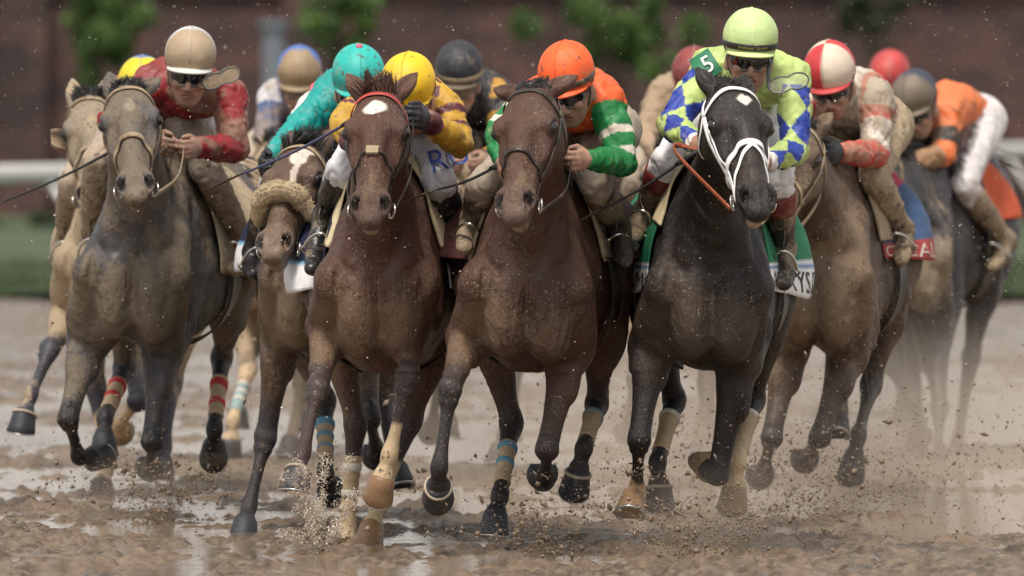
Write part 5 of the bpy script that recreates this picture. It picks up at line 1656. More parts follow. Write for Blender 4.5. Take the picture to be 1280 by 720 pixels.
M['button_red'] = muddy('button_red', (0.55, 0.04, 0.04), 0.0, 0.5, 0.1, flecks=0)
M['seam_grey'] = muddy('seam_piping', (0.34, 0.32, 0.24), 0.3, 0.6, 0.2, flecks=0)
M['seam_lime'] = muddy('seam_lime', (0.62, 0.76, 0.36), 0.1, 0.6, 0.2, flecks=0)
M['seam_orange'] = muddy('seam_orange', (0.62, 0.075, 0.012), 0.1, 0.6, 0.2, flecks=0)
M['seam_yellow'] = muddy('seam_yellow', (0.52, 0.33, 0.01), 0.1, 0.6, 0.2, flecks=0)
M['seam_teal'] = muddy('seam_teal', (0.02, 0.33, 0.29), 0.1, 0.6, 0.2, flecks=0)
M['seam_dark'] = muddy('seam_dark', (0.05, 0.045, 0.04), 0.2, 0.6, 0.2, flecks=0)
M['band_black'] = plain('band_black', (0.015, 0.015, 0.016), 0.5)
M['band_brown'] = muddy('band_muddy', (0.07, 0.045, 0.03), 0.3, 0.5, 0.2, flecks=0)


def fill(I, c):
    return np.tile(np.array(c, float), (I['n'], 1))


def put(col, mask, c):
    col[mask] = c
    return col


GOLD, MAROON = (0.47, 0.27, 0.022), (0.10, 0.018, 0.03)
LIME, BLUE = (0.42, 0.53, 0.17), (0.014, 0.040, 0.29)
ORANGE, GREEN = (0.72, 0.105, 0.02), (0.008, 0.175, 0.045)
RED = (0.215, 0.009, 0.013)
TEAL = (0.0, 0.28, 0.255)


def silks_red(I):
    c = fill(I, RED)
    m = smooth(0.0, 0.35, I['wv'](I['V'], 22.0) * 0.8 + 0.25 + 0.9 * (I['isarm'] & (I['arm'] > 0)) * smooth(0.55, 0.8, I['par']) * smooth(1.5, 1.2, I['par']))
    front = (I['tu'] < 0.55) & (np.abs(I['tl']) < 0.10)
    m = m * np.where(front, 0.8, np.where(I['arm'] > 0, 0.62, 0.15))
    return c * (1 - m[:, None]) + np.array((0.215, 0.15, 0.098)) * m[:, None]


def silks_lime(I):
    c = fill(I, LIME)
    a = I['isarm']
    u = I['par'] * 1.75 + 0.15; v = I['ang'] / (math.pi / 1.5)
    dia = (np.abs((u + v) % 2 - 1) < 0.5) ^ (np.abs((u - v) % 2 - 1) < 0.5)
    put(c, a & dia & (I['par'] > 0.18), BLUE)
    put(c, ~a & (np.abs(I['tl']) > 0.155) & (I['tu'] > 0.08), BLUE)
    put(c, a & (I['par'] > 1.93), (0.62, 0.6, 0.58))
    return c


def silks_orange(I):
    c = fill(I, ORANGE)
    a = I['isarm'] & (I['par'] > 0.10)
    put(c, a, GREEN)
    w = (0.62, 0.56, 0.47)
    put(c, a & (I['par'] > 0.50) & (I['par'] < 0.62), w)
    put(c, a & (I['par'] > 0.84) & (I['par'] < 0.97), w)
    return c


def silks_gold(I):
    c = fill(I, GOLD)
    a = I['isarm']
    put(c, a & (I['par'] > 0.22) & (I['par'] < 0.40), MAROON)
    put(c, a & (I['par'] > 0.62) & (I['par'] < 0.72), MAROON)
    put(c, ~a & ((I['tu'] * 6) % 1 < 0.4), MAROON)
    put(c, a & (I['par'] > 1.78), MAROON)
    return c


def silks_teal(I):
    c = fill(I, TEAL)
    put(c, ~I['isarm'] & (I['tu'] > 0.55), (0.80, 0.10, 0.20))
    put(c, I['isarm'] & (I['par'] > 1.2) & (np.abs(I['ang']) > 1.6), (0.015, 0.015, 0.02))
    return c


def silks_quart(I):
    c = fill(I, (0.60, 0.54, 0.47))
    a = I['isarm']
    put(c, a & (I['par'] > 0.98), (0.48, 0.03, 0.03))
    put(c, (np.abs(I['tl']) > 0.09) & (np.abs(I['tl']) < 0.14) & ~a, (0.50, 0.04, 0.04))
    put(c, a & (I['par'] < 0.45) & (I['par'] > 0.22), (0.50, 0.04, 0.04))
    return c


def silks_tang(I):
    c = fill(I, (0.70, 0.17, 0.05))
    put(c, I['isarm'] & (I['par'] > 0.45) & (I['par'] < 0.80), (0.02, 0.02, 0.022))
    put(c, I['isarm'] & (I['par'] > 1.2), (0.30, 0.17, 0.09))
    return c


def silks_blue(I):
    c = fill(I, (0.05, 0.09, 0.22))
    put(c, (I['isarm'] & (I['par'] < 0.25)), (0.55, 0.55, 0.58))
    return c


def silks_black(I):
    c = fill(I, (0.022, 0.022, 0.026))
    put(c, I['isarm'] & ((I['par'] * 2.4) % 1 < 0.42), (0.42, 0.22, 0.03))
    return c


solid = lambda c: (lambda I: fill(I, c))


def cap_mud(base, mudc, amt=1.0):
    def fn(I):
        c = fill(I, base)
        f_ = np.cos(I['az']) + 0.12 * I['wv'](I['V'], 25)
        m = smooth(-0.05, 0.35, f_) * smooth(1.6, 1.2, I['el']) * amt
        m = np.where(I['el'] < -0.5, 0.2 * amt, m)
        return c * (1 - m[:, None]) + np.array(mudc) * m[:, None]
    return fn


def cap_quart(I):
    c = fill(I, (0.60, 0.50, 0.40))
    red = ((I['az'] % math.pi) > math.pi / 2)
    put(c, red, (0.50, 0.035, 0.04))
    put(c, I['el'] < -0.5, (0.45, 0.03, 0.03))
    return c


def cap_lime(I):
    return fill(I, (0.49, 0.64, 0.27))


R3 = (1, 0, 0); U3 = (0, 0, 1)
RIDERS = {}
RIDERS['grey'] = dict(D=42.6, label='jockey in mud-splashed red silks and dirty white helmet, crouched on the grey', seed=31,
    J=dict(head=(238, 71, 0.22), sR=(188, 105, 0.42), sL=(288, 122, 0.36), eR=(140, 152, 0.25), eL=(294, 186, 0.26), hR=(208, 182, -0.02), hL=(236, 184, -0.03), pelvis=(205, 128, 0.86),
           kR=(122, 205, 0.42), kL=(258, 212, 0.34), aR=(130, 300, 0.66), aL=(266, 300, 0.62), tR=(112, 325, 0.45), tL=(271, 330, 0.44)),
    face=(0, 14, -4), silks=silks_red, silkmat=M['silk_speck'], cap=cap_mud((0.62, 0.61, 0.64), (0.36, 0.27, 0.175)), peak=(0.60, 0.57, 0.53), skin=M['skin_mud'], breeches=(0.46, 0.42, 0.44), bmat=M['breeches_mud'],
    boot='boot_tan', bootwr=0.003, reinmat='leather_tan', collar=M['silk_white'], spare=(((276, 98, 42.75), (0.95, 0.1, 0.35), (-0.3, 0, 0.95), 0.075, M['glove_mud'], 1),),
    whip=dict(p0=(150, 183), p1=(4, 252), d0=0.30, d1=0.45, label='black whip jutting out beside the pale horse, held by the red-clad jockey'))
RIDERS['grey_back'] = dict(D=44.6, label='hidden jockey whose yellow and blue cap shows behind the red jockey', seed=32, h=0.009,
    J=dict(head=(178, 106, 0.25), sR=(148, 130, 0.42), sL=(212, 132, 0.42), eR=(110, 190, 0.30), eL=(235, 190, 0.30), hR=(130, 215, 0.0), hL=(165, 215, 0.0), pelvis=(175, 145, 0.85),
           kR=(92, 225, 0.42), kL=(200, 225, 0.42), aR=(100, 300, 0.66), aL=(205, 305, 0.66), tR=(86, 328, 0.46), tL=(208, 330, 0.46)),
    face=(5, 25, 0), silks=solid((0.5, 0.03, 0.04)), silkmat=M['silk_mud'], cap=lambda I: put(put(fill(I, (0.62, 0.5, 0.02)), np.abs(I['az'] - math.pi) < 1.0, (0.08, 0.18, 0.45)), I['el'] < -0.5, (0.5, 0.1, 0.03)), peak=(0.6, 0.5, 0.05), skin=M['skin_mud'], boot='boot_tan', bmat=M['breeches_mud'])
RIDERS['sheepskin'] = dict(D=41.6, label='jockey in teal silks and teal cap with pink button', seed=33,
    J=dict(head=(448, 94, 0.20), sR=(410, 126, 0.42), sL=(488, 130, 0.42), eR=(366, 168, 0.25), eL=(500, 190, 0.28), hR=(328, 206, 0.02), hL=(425, 215, 0.0), pelvis=(428, 142, 0.86),
           kR=(345, 225, 0.42), kL=(452, 230, 0.40), aR=(352, 310, 0.66), aL=(468, 310, 0.64), tR=(335, 335, 0.46), tL=(470, 340, 0.46)),
    face=(-5, 25, 0), silks=silks_teal, silkmat=M['silk_speck'], cap=solid((0.02, 0.42, 0.37)), seammat=M['seam_teal'], capmat=M['silk_speck'], peak=(0.02, 0.42, 0.38), button=M['button_pink'], gloves=M['glove_black'], collar=M['silk_white'])
RIDERS['star'] = dict(D=40.1, label='jockey in gold and maroon silks with mud-flecked yellow helmet and black gloves', seed=34,
    J=dict(head=(510, 106, 0.22), sR=(462, 128, 0.40), sL=(556, 134, 0.40), eR=(430, 152, 0.24), eL=(574, 180, 0.30), hR=(440, 185, 0.02), hL=(522, 142, 0.0), pelvis=(505, 150, 0.88),
           kR=(440, 212, 0.40), kL=(548, 226, 0.36), aR=(412, 268, 0.62), aL=(566, 285, 0.62), tR=(398, 330, 0.42), tL=(578, 330, 0.42)),
    face=(12, 30, 0), silks=silks_gold, silkmat=M['silk_speck'], cap=solid((0.78, 0.50, 0.012)), seammat=M['seam_yellow'], capmat=M['silk_speck'], peak=(0.70, 0.45, 0.02), gloves=M['glove_black'], breeches=(0.66, 0.66, 0.70), bmat=M['breeches_clean'],
    btext=(('RU', (561, 196, 40.25), (0.95, 0, 0.30), (-0.30, 0, 0.95), 0.085, 'lettering_blue'),), reinmat='leather', collar=M['collar_dark'],
    whip=dict(p0=(432, 155), p1=(300, 218), d0=0.05, d1=0.30, mat='whip_blue', label='blue-black whip held out above the sheepskin horse by the yellow-capped jockey'))
RIDERS['bay'] = dict(D=39.6, label='jockey in orange silks with green white-hooped sleeves and bright orange helmet', seed=35,
    J=dict(head=(708, 92, 0.20), sR=(674, 122, 0.42), sL=(758, 128, 0.36), eR=(625, 165, 0.30), eL=(778, 202, 0.26), hR=(628, 212, 0.0), hL=(722, 198, 0.02), pelvis=(735, 150, 0.88),
           kR=(610, 230, 0.40), kL=(742, 228, 0.34), aR=(604, 272, 0.62), aL=(772, 282, 0.62), tR=(590, 305, 0.42), tL=(778, 322, 0.44)),
    face=(18, 26, 5), silks=silks_orange, silkmat=M['silk_clean'], cap=solid((0.88, 0.11, 0.018)), seammat=M['seam_orange'], capmat=M['silk_speck'], peak=(0.82, 0.10, 0.02), band=M['band_brown'], breeches=(0.34, 0.28, 0.22), bmat=M['breeches'], boot='boot_muddy', reinmat='leather', collar=M['collar_dark'],
    whip=dict(p0=(618, 209), p1=(545, 237), d0=0.02, d1=0.12, label='black whip held between the two bays by the orange jockey'))
RIDERS['black'] = dict(D=39.8, label='jockey in blue and lime diamond silks with lime helmet and dark goggles', seed=36,
    J=dict(head=(938, 50, 0.20), sR=(886, 86, 0.42), sL=(992, 98, 0.40), eR=(840, 156, 0.26), eL=(994, 188, 0.28), hR=(876, 186, 0.02), hL=(950, 205, 0.02), pelvis=(930, 128, 0.90),
           kR=(862, 200, 0.40), kL=(972, 222, 0.38), aR=(812, 262, 0.62), aL=(972, 304, 0.62), tR=(794, 290, 0.44), tL=(980, 348, 0.42)),
    face=(-3, 13, -3), rein_via=dict(R=(842, 186, -0.10)), silks=silks_lime, silkmat=M['silk_clean'], cap=cap_lime, seammat=M['seam_lime'], peak=(0.60, 0.78, 0.30), band=M['band_black'], bandtext="Jockeys' Guild", breeches=(0.72, 0.70, 0.72), bmat=M['breeches_clean'], boot='boot_muddy', boottop=M['maroon'], reinmat='leather_orange',
    patch=(((882, 82, 39.9), (0.75, 0, 0.5), (-0.5, 0, 0.75), 0.085, 0.10, M['patch_green']),), jtext=(('5', (884, 80, 39.85), (0.80, 0, 0.45), (-0.45, 0, 0.80), 0.062, 'lettering_white'),), collar=M['silk_clean'] if False else M['patch_green'],
    spare=(((984, 104, 39.85), (0.92, 0.1, 0.22), (-0.25, 0, 0.95), 0.075, M['lens_glass'], 1),),
    whip=dict(p0=(850, 203), p1=(750, 262), d0=-0.02, d1=0.05, label='dark whip angled down from the lime-helmeted jockey towards the orange jockey\'s boot'))
RIDERS['blue_cloth'] = dict(D=43.2, label='jockey in muddy white and red silks with red and white quartered cap', seed=37,
    J=dict(head=(1037, 88, 0.20), sR=(1012, 122, 0.42), sL=(1094, 122, 0.36), eR=(985, 180, 0.30), eL=(1094, 192, 0.26), hR=(1000, 205, 0.0), hL=(1038, 190, 0.0), pelvis=(1082, 148, 0.88),
           kR=(985, 222, 0.40), kL=(1080, 222, 0.34), aR=(985, 290, 0.64), aL=(1092, 285, 0.62), tR=(970, 320, 0.44), tL=(1098, 318, 0.44)),
    face=(14, 28, 4), silks=silks_quart, silkmat=M['silk_mud'], cap=cap_quart, peak=(0.45, 0.04, 0.04), skin=M['skin_mud'], gloves=M['glove_black'], breeches=(0.40, 0.33, 0.22), bmat=M['breeches_mud'], boot='boot_tan', bootwr=0.004, reinmat='leather_tan', collar=M['collar_red'])
RIDERS['orange_cloth'] = dict(D=49.2, label='jockey in tangerine silks and dark muddy cap with white lettered breeches', seed=38, h=0.009,
    J=dict(head=(1143, 120, 0.15), sR=(1135, 148, 0.42), sL=(1186, 142, 0.30), eR=(1100, 195, 0.35), eL=(1180, 192, 0.20), hR=(1110, 215, 0.0), hL=(1126, 208, 0.0), pelvis=(1208, 146, 0.72),
           kR=(1115, 232, 0.40), kL=(1184, 232, 0.30), aR=(1110, 300, 0.64), aL=(1196, 296, 0.62), tR=(1098, 325, 0.44), tL=(1202, 328, 0.44)),
    face=(24, 30, 6), silks=silks_tang, silkmat=M['silk_dirty'], seammat=M['seam_dark'], cap=cap_mud((0.03, 0.04, 0.07), (0.17, 0.13, 0.09), 0.9), peak=(0.16, 0.12, 0.08), skin=M['skin_mud'], breeches=(0.58, 0.55, 0.55), bmat=M['breeches'], boot='boot_tan', reinmat='leather_tan', collar=M['collar_dark'],
    btext=(('JEFF RUBY', (1210, 188, 49.45), (0.35, 0.2, 0.9), (-0.9, 0, 0.35), 0.055, 'lettering_black'),))
RIDERS['hidden_blue'] = dict(D=49.0, label='jockey in blue and white silks with mud-fronted blue cap', seed=41, h=0.009,
    J=dict(head=(374, 90, 0.2), sR=(342, 122, 0.40), sL=(410, 120, 0.40), eR=(332, 175, 0.28), eL=(422, 175, 0.28), hR=(350, 200, 0.0), hL=(385, 200, 0.0), pelvis=(380, 150, 0.86),
           kR=(318, 220, 0.4), kL=(404, 220, 0.4), aR=(320, 290, 0.64), aL=(408, 290, 0.64), tR=(308, 312, 0.45), tL=(410, 312, 0.45)),
    face=(3, 25, 0), silks=silks_blue, silkmat=M['silk_mud'], cap=cap_mud((0.05, 0.13, 0.40), (0.30, 0.21, 0.12)), peak=(0.28, 0.2, 0.12), skin=M['skin_mud'], lens=M['lens_clear'], boot='boot_tan', bmat=M['breeches_mud'])
RIDERS['hidden_dark'] = dict(D=46.4, label='jockey in black silks with gold hoops and black cap, behind the yellow jockey', seed=42, h=0.009,
    J=dict(head=(574, 86, 0.2), sR=(548, 122, 0.40), sL=(620, 122, 0.40), eR=(535, 180, 0.28), eL=(632, 180, 0.28), hR=(565, 205, 0.0), hL=(600, 205, 0.0), pelvis=(605, 145, 0.86),
           kR=(565, 225, 0.4), kL=(640, 225, 0.4), aR=(560, 295, 0.64), aL=(645, 295, 0.64), tR=(548, 318, 0.45), tL=(648, 318, 0.45)),
    face=(3, 25, 0), silks=silks_black, silkmat=M['silk_speck'], cap=solid((0.018, 0.02, 0.028)), seammat=M['seam_dark'], capmat=M['silk_speck'], peak=(0.10, 0.075, 0.05), band=M['glove_mud'], skin=M['skin_mud'], lens=M['lens_clear'], boot='boot_tan', bmat=M['breeches_mud'], collar=M['collar_dark'])
RIDERS['hidden_maroon'] = dict(D=48.5, label='mud-covered jockey with maroon cap looking down behind the lime jockey', seed=43, h=0.009,
    J=dict(head=(868, 92, 0.2), sR=(828, 118, 0.40), sL=(900, 122, 0.40), eR=(808, 165, 0.28), eL=(915, 180, 0.28), hR=(825, 205, 0.0), hL=(870, 205, 0.0), pelvis=(862, 150, 0.86),
           kR=(815, 225, 0.4), kL=(895, 225, 0.4), aR=(815, 295, 0.64), aL=(900, 295, 0.64), tR=(802, 318, 0.45), tL=(902, 318, 0.45)),
    face=(3, 30, 0), silks=solid((0.34, 0.20, 0.14)), silkmat=M['silk_caked'], cap=solid((0.22, 0.035, 0.035)), capmat=M['silk_speck'], peak=(0.2, 0.05, 0.04), skin=M['skin_mud'], boot='boot_tan', bmat=M['breeches_mud'])
RIDERS['hidden_red'] = dict(D=55.0, label='far jockey whose red cap with knob shows above the tangerine jockey', seed=44, h=0.010,
    J=dict(head=(1112, 92, 0.2), sR=(1085, 118, 0.40), sL=(1140, 120, 0.40), eR=(1072, 170, 0.28), eL=(1148, 170, 0.28), hR=(1090, 195, 0.0), hL=(1112, 195, 0.0), pelvis=(1114, 145, 0.86),
           kR=(1075, 215, 0.4), kL=(1135, 215, 0.4), aR=(1075, 280, 0.64), aL=(1138, 280, 0.64), tR=(1065, 300, 0.45), tL=(1140, 300, 0.45)),
    face=(3, 25, 0), silks=solid((0.45, 0.06, 0.05)), silkmat=M['silk_mud'], cap=solid((0.48, 0.05, 0.05)), capmat=M['silk_speck'], peak=(0.4, 0.05, 0.04), button=M['button_red'], skin=M['skin_mud'], boot='boot_tan', bmat=M['breeches_mud'])
for nm, cfg in RIDERS.items():
    _t = _time.time()
    cfg['K'] = KH.get(nm)
    jockey(cfg)
    print('jockey', nm, round(_time.time() - _t, 2))
# ------------------------------------------------------------------ the track and what stands behind it
class Lattice:
    """2-D value noise"""
    def __init__(s, seed):
        s.T = np.random.default_rng(seed).uniform(-1, 1, (256, 256))

    def __call__(s, x, y):
        i, j = np.floor(x).astype(int), np.floor(y).astype(int)
        u, v = x - i, y - j
        u, v = u * u * (3 - 2 * u), v * v * (3 - 2 * v)
        a, b = i % 256, j % 256; a1, b1 = (i + 1) % 256, (j + 1) % 256
        T = s.T
        return (T[a, b] * (1 - u) + T[a1, b] * u) * (1 - v) + (T[a, b1] * (1 - u) + T[a1, b1] * u) * v


LN = [Lattice(90 + i) for i in range(6)]


def mud_height(x, y):
    z = 0.014 * LN[0](x / 1.1, y / 2.6)
    z += 0.014 * LN[1](x / 0.38 + 7, y / 0.80)
    b = 1 - np.abs(LN[2](x / 0.16, y / 0.20))
    z += 0.016 * (b - 0.60)
    k = smooth(-0.012, 0.012, z)
    z += k * (0.028 * np.maximum(LN[3](x / 0.085, y / 0.10), -0.15) + 0.020 * np.maximum(LN[4](x / 0.042, y / 0.046), -0.25) + 0.007 * LN[5](x / 0.019, y / 0.021))
    return z


# mud surface: finest where the horses run
rows = np.concatenate([np.arange(33, 37, 0.20), np.arange(37, 47, 0.026), np.arange(47, 52, 0.045), np.arange(52, 66, 0.075), np.arange(66, 84.5, 0.15)])
ncol = 440
cu = np.linspace(-1, 1, ncol)
cu = 0.75 * cu + 0.25 * cu ** 3
YY, CC = np.meshgrid(rows, cu, indexing='ij')
XX = CC * YY * 0.075
ZZ = mud_height(XX, YY) - 0.004
V = np.stack([XX, YY, ZZ], -1).reshape(-1, 3)
ii, jj = np.meshgrid(np.arange(len(rows) - 1), np.arange(ncol - 1), indexing='ij')
a = (ii * ncol + jj).ravel()
mud_m, t, b = _new('wet_mud')
co = t.nodes.new('ShaderNodeTexCoord').outputs['Object']
n1 = _noise(t, co, 1.1, 4, 0.6); n2 = _noise(t, co, 14.0, 5, 0.65); n3 = _noise(t, co, 90.0, 3, 0.6)
c = _mix(t, _map(t, n2, 0.35, 0.68), (0.072, 0.053, 0.038), (0.200, 0.150, 0.108))
c = _mix(t, _map(t, n1, 0.40, 0.65, 0.0, 0.5), c, (0.21, 0.145, 0.095))
t.links.new(c, b.inputs['Base Color'])
t.links.new(_map(t, n2, 0.3, 0.7, 0.30, 0.62), b.inputs['Roughness'])
b.inputs['Specular IOR Level'].default_value = 0.25; b.inputs['Coat Weight'].default_value = 0.12; b.inputs['Coat Roughness'].default_value = 0.2; b.inputs['Coat IOR'].default_value = 1.33
_bump(t, b, _math(t, 'ADD', n2, _math(t, 'MULTIPLY', n3, 0.35)), 0.8, 0.02)
tr = mesh_obj('muddy_track', V, np.stack([a, a + 1, a + ncol + 1, a + ncol], 1), mud_m); tr['kind'] = 'structure'
# wide sheet of the same ground, lower, so that the place goes on outside the frame
V = [(-300, -60, -0.09), (300, -60, -0.09), (300, 600, -0.09), (-300, 600, -0.09)]
gm, t, b = _new('ground_earth')
co = t.nodes.new('ShaderNodeTexCoord').outputs['Object']
t.links.new(_mix(t, _map(t, _noise(t, co, 0.8, 6, 0.65), 0.35, 0.65), (0.12, 0.08, 0.052), (0.21, 0.15, 0.10)), b.inputs['Base Color'])
b.inputs['Roughness'].default_value = 0.6
_bump(t, b, _noise(t, co, 9.0, 5, 0.7), 0.6, 0.03)
mesh_obj('ground', V, [(0, 1, 2, 3)], gm)['kind'] = 'structure'
# standing water between the clods
wm, t, b = _new('puddle_water')
co = t.nodes.new('ShaderNodeTexCoord').outputs['Object']
b.inputs['Base Color'].default_value = (0.20, 0.145, 0.10, 1)
b.inputs['Roughness'].default_value = 0.05
b.inputs['IOR'].default_value = 1.33
_bump(t, b, _math(t, 'ADD', _noise(t, co, 7.0, 4, 0.6), _math(t, 'MULTIPLY', _noise(t, co, 30.0, 3, 0.6), 0.3)), 0.5, 0.007)
mesh_obj('puddle_water', [(-7.5, 33, 0.006), (7.5, 33, 0.006), (7.5, 84.4, 0.006), (-7.5, 84.4, 0.006)], [(0, 1, 2, 3)], wm)['kind'] = 'structure'

# grass beyond the track
gr, t, b = _new('verge_grass')
co = t.nodes.new('ShaderNodeTexCoord').outputs['Object']
t.links.new(_mix(t, _map(t, _noise(t, co, 1.5, 5, 0.65), 0.35, 0.65), (0.026, 0.044, 0.012), (0.052, 0.078, 0.024)), b.inputs['Base Color'])
b.inputs['Roughness'].default_value = 0.8
nx, ny = 120, 60
gx = np.linspace(-26, 26, nx); gy = np.linspace(83.8, 131, ny)
GX, GY = np.meshgrid(gx, gy, indexing='ij')
V = np.stack([GX, GY, 0.05 + 0.03 * LN[0](GX / 1.1, GY / 1.3)], -1).reshape(-1, 3)
i2, j2 = np.meshgrid(np.arange(nx - 1), np.arange(ny - 1), indexing='ij'); a = (i2 * ny + j2).ravel()
o = mesh_obj('grass_verge', V, np.stack([a, a + ny, a + ny + 1, a + 1], 1), gr); o['kind'] = 'structure'
r = np.random.default_rng(5)
nG = 26000
X = r.uniform(-9, 9, nG); Y = 83.9 + 14 * r.uniform(0, 1, nG) ** 1.5
hgt = r.uniform(0.05, 0.13, nG); an = r.uniform(0, 6.28, nG); ln = r.normal(0, 0.03, (nG, 2)); w = 0.008
P0 = np.stack([X + w * np.cos(an), Y + w * np.sin(an), np.full(nG, 0.03)], 1); P1 = np.stack([X - w * np.cos(an), Y - w * np.sin(an), np.full(nG, 0.03)], 1)
P2 = np.stack([X + ln[:, 0], Y + ln[:, 1], 0.03 + hgt], 1)
V = np.stack([P0, P1, P2], 1).reshape(-1, 3)
o = mesh_obj('grass_blades', V, np.arange(nG * 3).reshape(-1, 3), gr, None, False); o['kind'] = 'stuff'
tag(o, 'short green grass growing along the far edge of the track', 'grass')

# white running rail
rail_m = plain('rail_white', (0.60, 0.59, 0.57), 0.45, var=0.05)
rl = empty('running_rail', (0, 100, 0.0), 'white running rail on posts beyond the far edge of the track', 'rail')
cv = spline(np.array([[-14, 72.0, 0.0], [-8, 80.0, 0], [-4.4, 88, 0], [0.5, 102, 0], [5.6, 116, 0], [11, 131, 0]]), 10)
m = MB(); m.tube(cv + vec(0, -100, 0.93), 0.065, 10, ref=(0, 0, 1), flat=1.25); m.build('rail_top', rail_m, rl)
seg = np.cumsum(np.r_[0, np.linalg.norm(np.diff(cv, axis=0), axis=1)])
for s_ in np.arange(2.4, seg[-1], 3.0):
    p = np.array([np.interp(s_, seg, cv[:, k]) for k in range(3)])
    m = MB(); m.tube(np.array([p + vec(0.35, 0, 0), p + vec(0.28, 0, 0.5), p + vec(0.02, 0, 0.87)]) + vec(0, -100, 0), [0.035, 0.032, 0.030], 8)
    m.build('post', rail_m, rl)

# brick wall
brick_m, t, b = _new('old_brick')
co = t.nodes.new('ShaderNodeTexCoord').outputs['Object']
mp = t.nodes.new('ShaderNodeMapping'); mp.inputs['Rotation'].default_value = (math.radians(-90), 0, 0)
t.links.new(co, mp.inputs[0])
bt = t.nodes.new('ShaderNodeTexBrick'); t.links.new(mp.outputs[0], bt.inputs[0])
bt.inputs['Color1'].default_value = (0.125, 0.055, 0.046, 1); bt.inputs['Color2'].default_value = (0.048, 0.025, 0.024, 1); bt.inputs['Mortar'].default_value = (0.075, 0.055, 0.048, 1)
bt.inputs['Scale'].default_value = 1.0; bt.inputs['Brick Width'].default_value = 0.45; bt.inputs['Row Height'].default_value = 0.15; bt.inputs['Mortar Size'].default_value = 0.012
c = _mix(t, _map(t, _noise(t, co, 0.9, 5, 0.65), 0.35, 0.7, 0.0, 0.7), bt.outputs[0], (0.022, 0.015, 0.015))
t.links.new(c, b.inputs['Base Color']); b.inputs['Roughness'].default_value = 0.85
wl = empty('brick_wall', (0, 132, 0), 'long dark red brick wall behind the rail', 'wall')
m = MB(); m.box((0, 0.2, 1.36), (60, 0.4, 2.72)); m.build('wall_face', brick_m, wl, False)
m = MB(); m.box((0, 0.18, 2.78), (60.2, 0.56, 0.12)); m.build('coping', plain('coping_stone', (0.16, 0.13, 0.12), 0.8), wl, False)
for k in range(-8, 9):
    m = MB(); m.box((k * 3.4 + 0.9, -0.16, 1.355), (0.55, 0.32, 2.71)); m.build('pilaster', brick_m, wl, False)


# shrubs and hedge in front of the wall
def leaf_mat(name, c0, c1):
    m, t, b = _new(name)
    oi = t.nodes.new('ShaderNodeTexCoord').outputs['Object']
    t.links.new(_mix(t, _map(t, _noise(t, oi, 5.0, 4, 0.6), 0.35, 0.65), c0, c1), b.inputs['Base Color'])
    b.inputs['Roughness'].default_value = 0.55
    b.inputs['Subsurface Weight'].default_value = 0.0
    return m


leafA = leaf_mat('leaves_green', (0.040, 0.085, 0.016), (0.105, 0.185, 0.036))
leafB = leaf_mat('leaves_dark', (0.022, 0.034, 0.014), (0.050, 0.065, 0.026))
bark = plain('bark', (0.07, 0.05, 0.038), 0.9, bump=0.4)


def leaves(cl, n, size, rg):
    """leaf quads spread through clumps (centre, radius)"""
    V = []; k = rg.integers(0, len(cl), n)
    c = np.array([q[0] for q in cl])[k]; rad = np.array([q[1] for q in cl])[k]
    d = rg.normal(size=(n, 3)); d /= np.linalg.norm(d, axis=1)[:, None]
    P = c + d * (rad * rg.uniform(0.35, 1.0, n) ** 0.5)[:, None]
    e1 = rg.normal(size=(n, 3)); e1 /= np.linalg.norm(e1, axis=1)[:, None]
    e2 = np.cross(e1, rg.normal(size=(n, 3))); e2 /= np.linalg.norm(e2, axis=1)[:, None]
    sz = (size * rg.uniform(0.6, 1.3, n))[:, None]
    V = np.stack([P - e1 * sz, P + e2 * sz * 0.45, P + e1 * sz, P - e2 * sz * 0.45], 1).reshape(-1, 3)
    return V, np.arange(4 * n).reshape(-1, 4)


def shrub(px_, py_, D, rx, rz, n, mat, label, seed, cat='tree', nc=26):
    rg = np.random.default_rng(seed)
    c = at(px_, py_, D); b0 = vec(c[0], c[1], 0.05)
    root = empty('shrub' if cat == 'shrub' else 'tree', tuple(b0), label, cat, 'greenery along the brick wall')
    cc = c - b0
    cl = []
    for _ in range(nc):
        d = rg.normal(size=3); d /= np.linalg.norm(d)
        cl.append((cc + d * np.array([rx, rx * 0.6, rz]) * rg.uniform(0.3, 1.0), rg.uniform(0.14, 0.30) * min(rx, rz)))
    V, Fc = leaves(cl, n, 0.055, rg)
    mesh_obj('crown', V, Fc, mat, root, False)
    m = MB()
    m.tube(np.array([vec(0, 0, -0.1), vec(0.03, 0, cc[2] * 0.4), vec(-0.03, 0.02, cc[2] * 0.75), cc + vec(0, 0, rz * 0.4)]), [0.07, 0.055, 0.04, 0.012], 8)
    for _ in range(9):
        e = cl[rg.integers(0, len(cl))][0]
        s0 = vec(0, 0, cc[2] * rg.uniform(0.4, 0.9))
        m.tube(np.array([s0, s0 * 0.5 + e * 0.5 + vec(0, 0, 0.05), e]), [0.028, 0.018, 0.006], 6)
    m.build('trunk', bark, root)
    return root


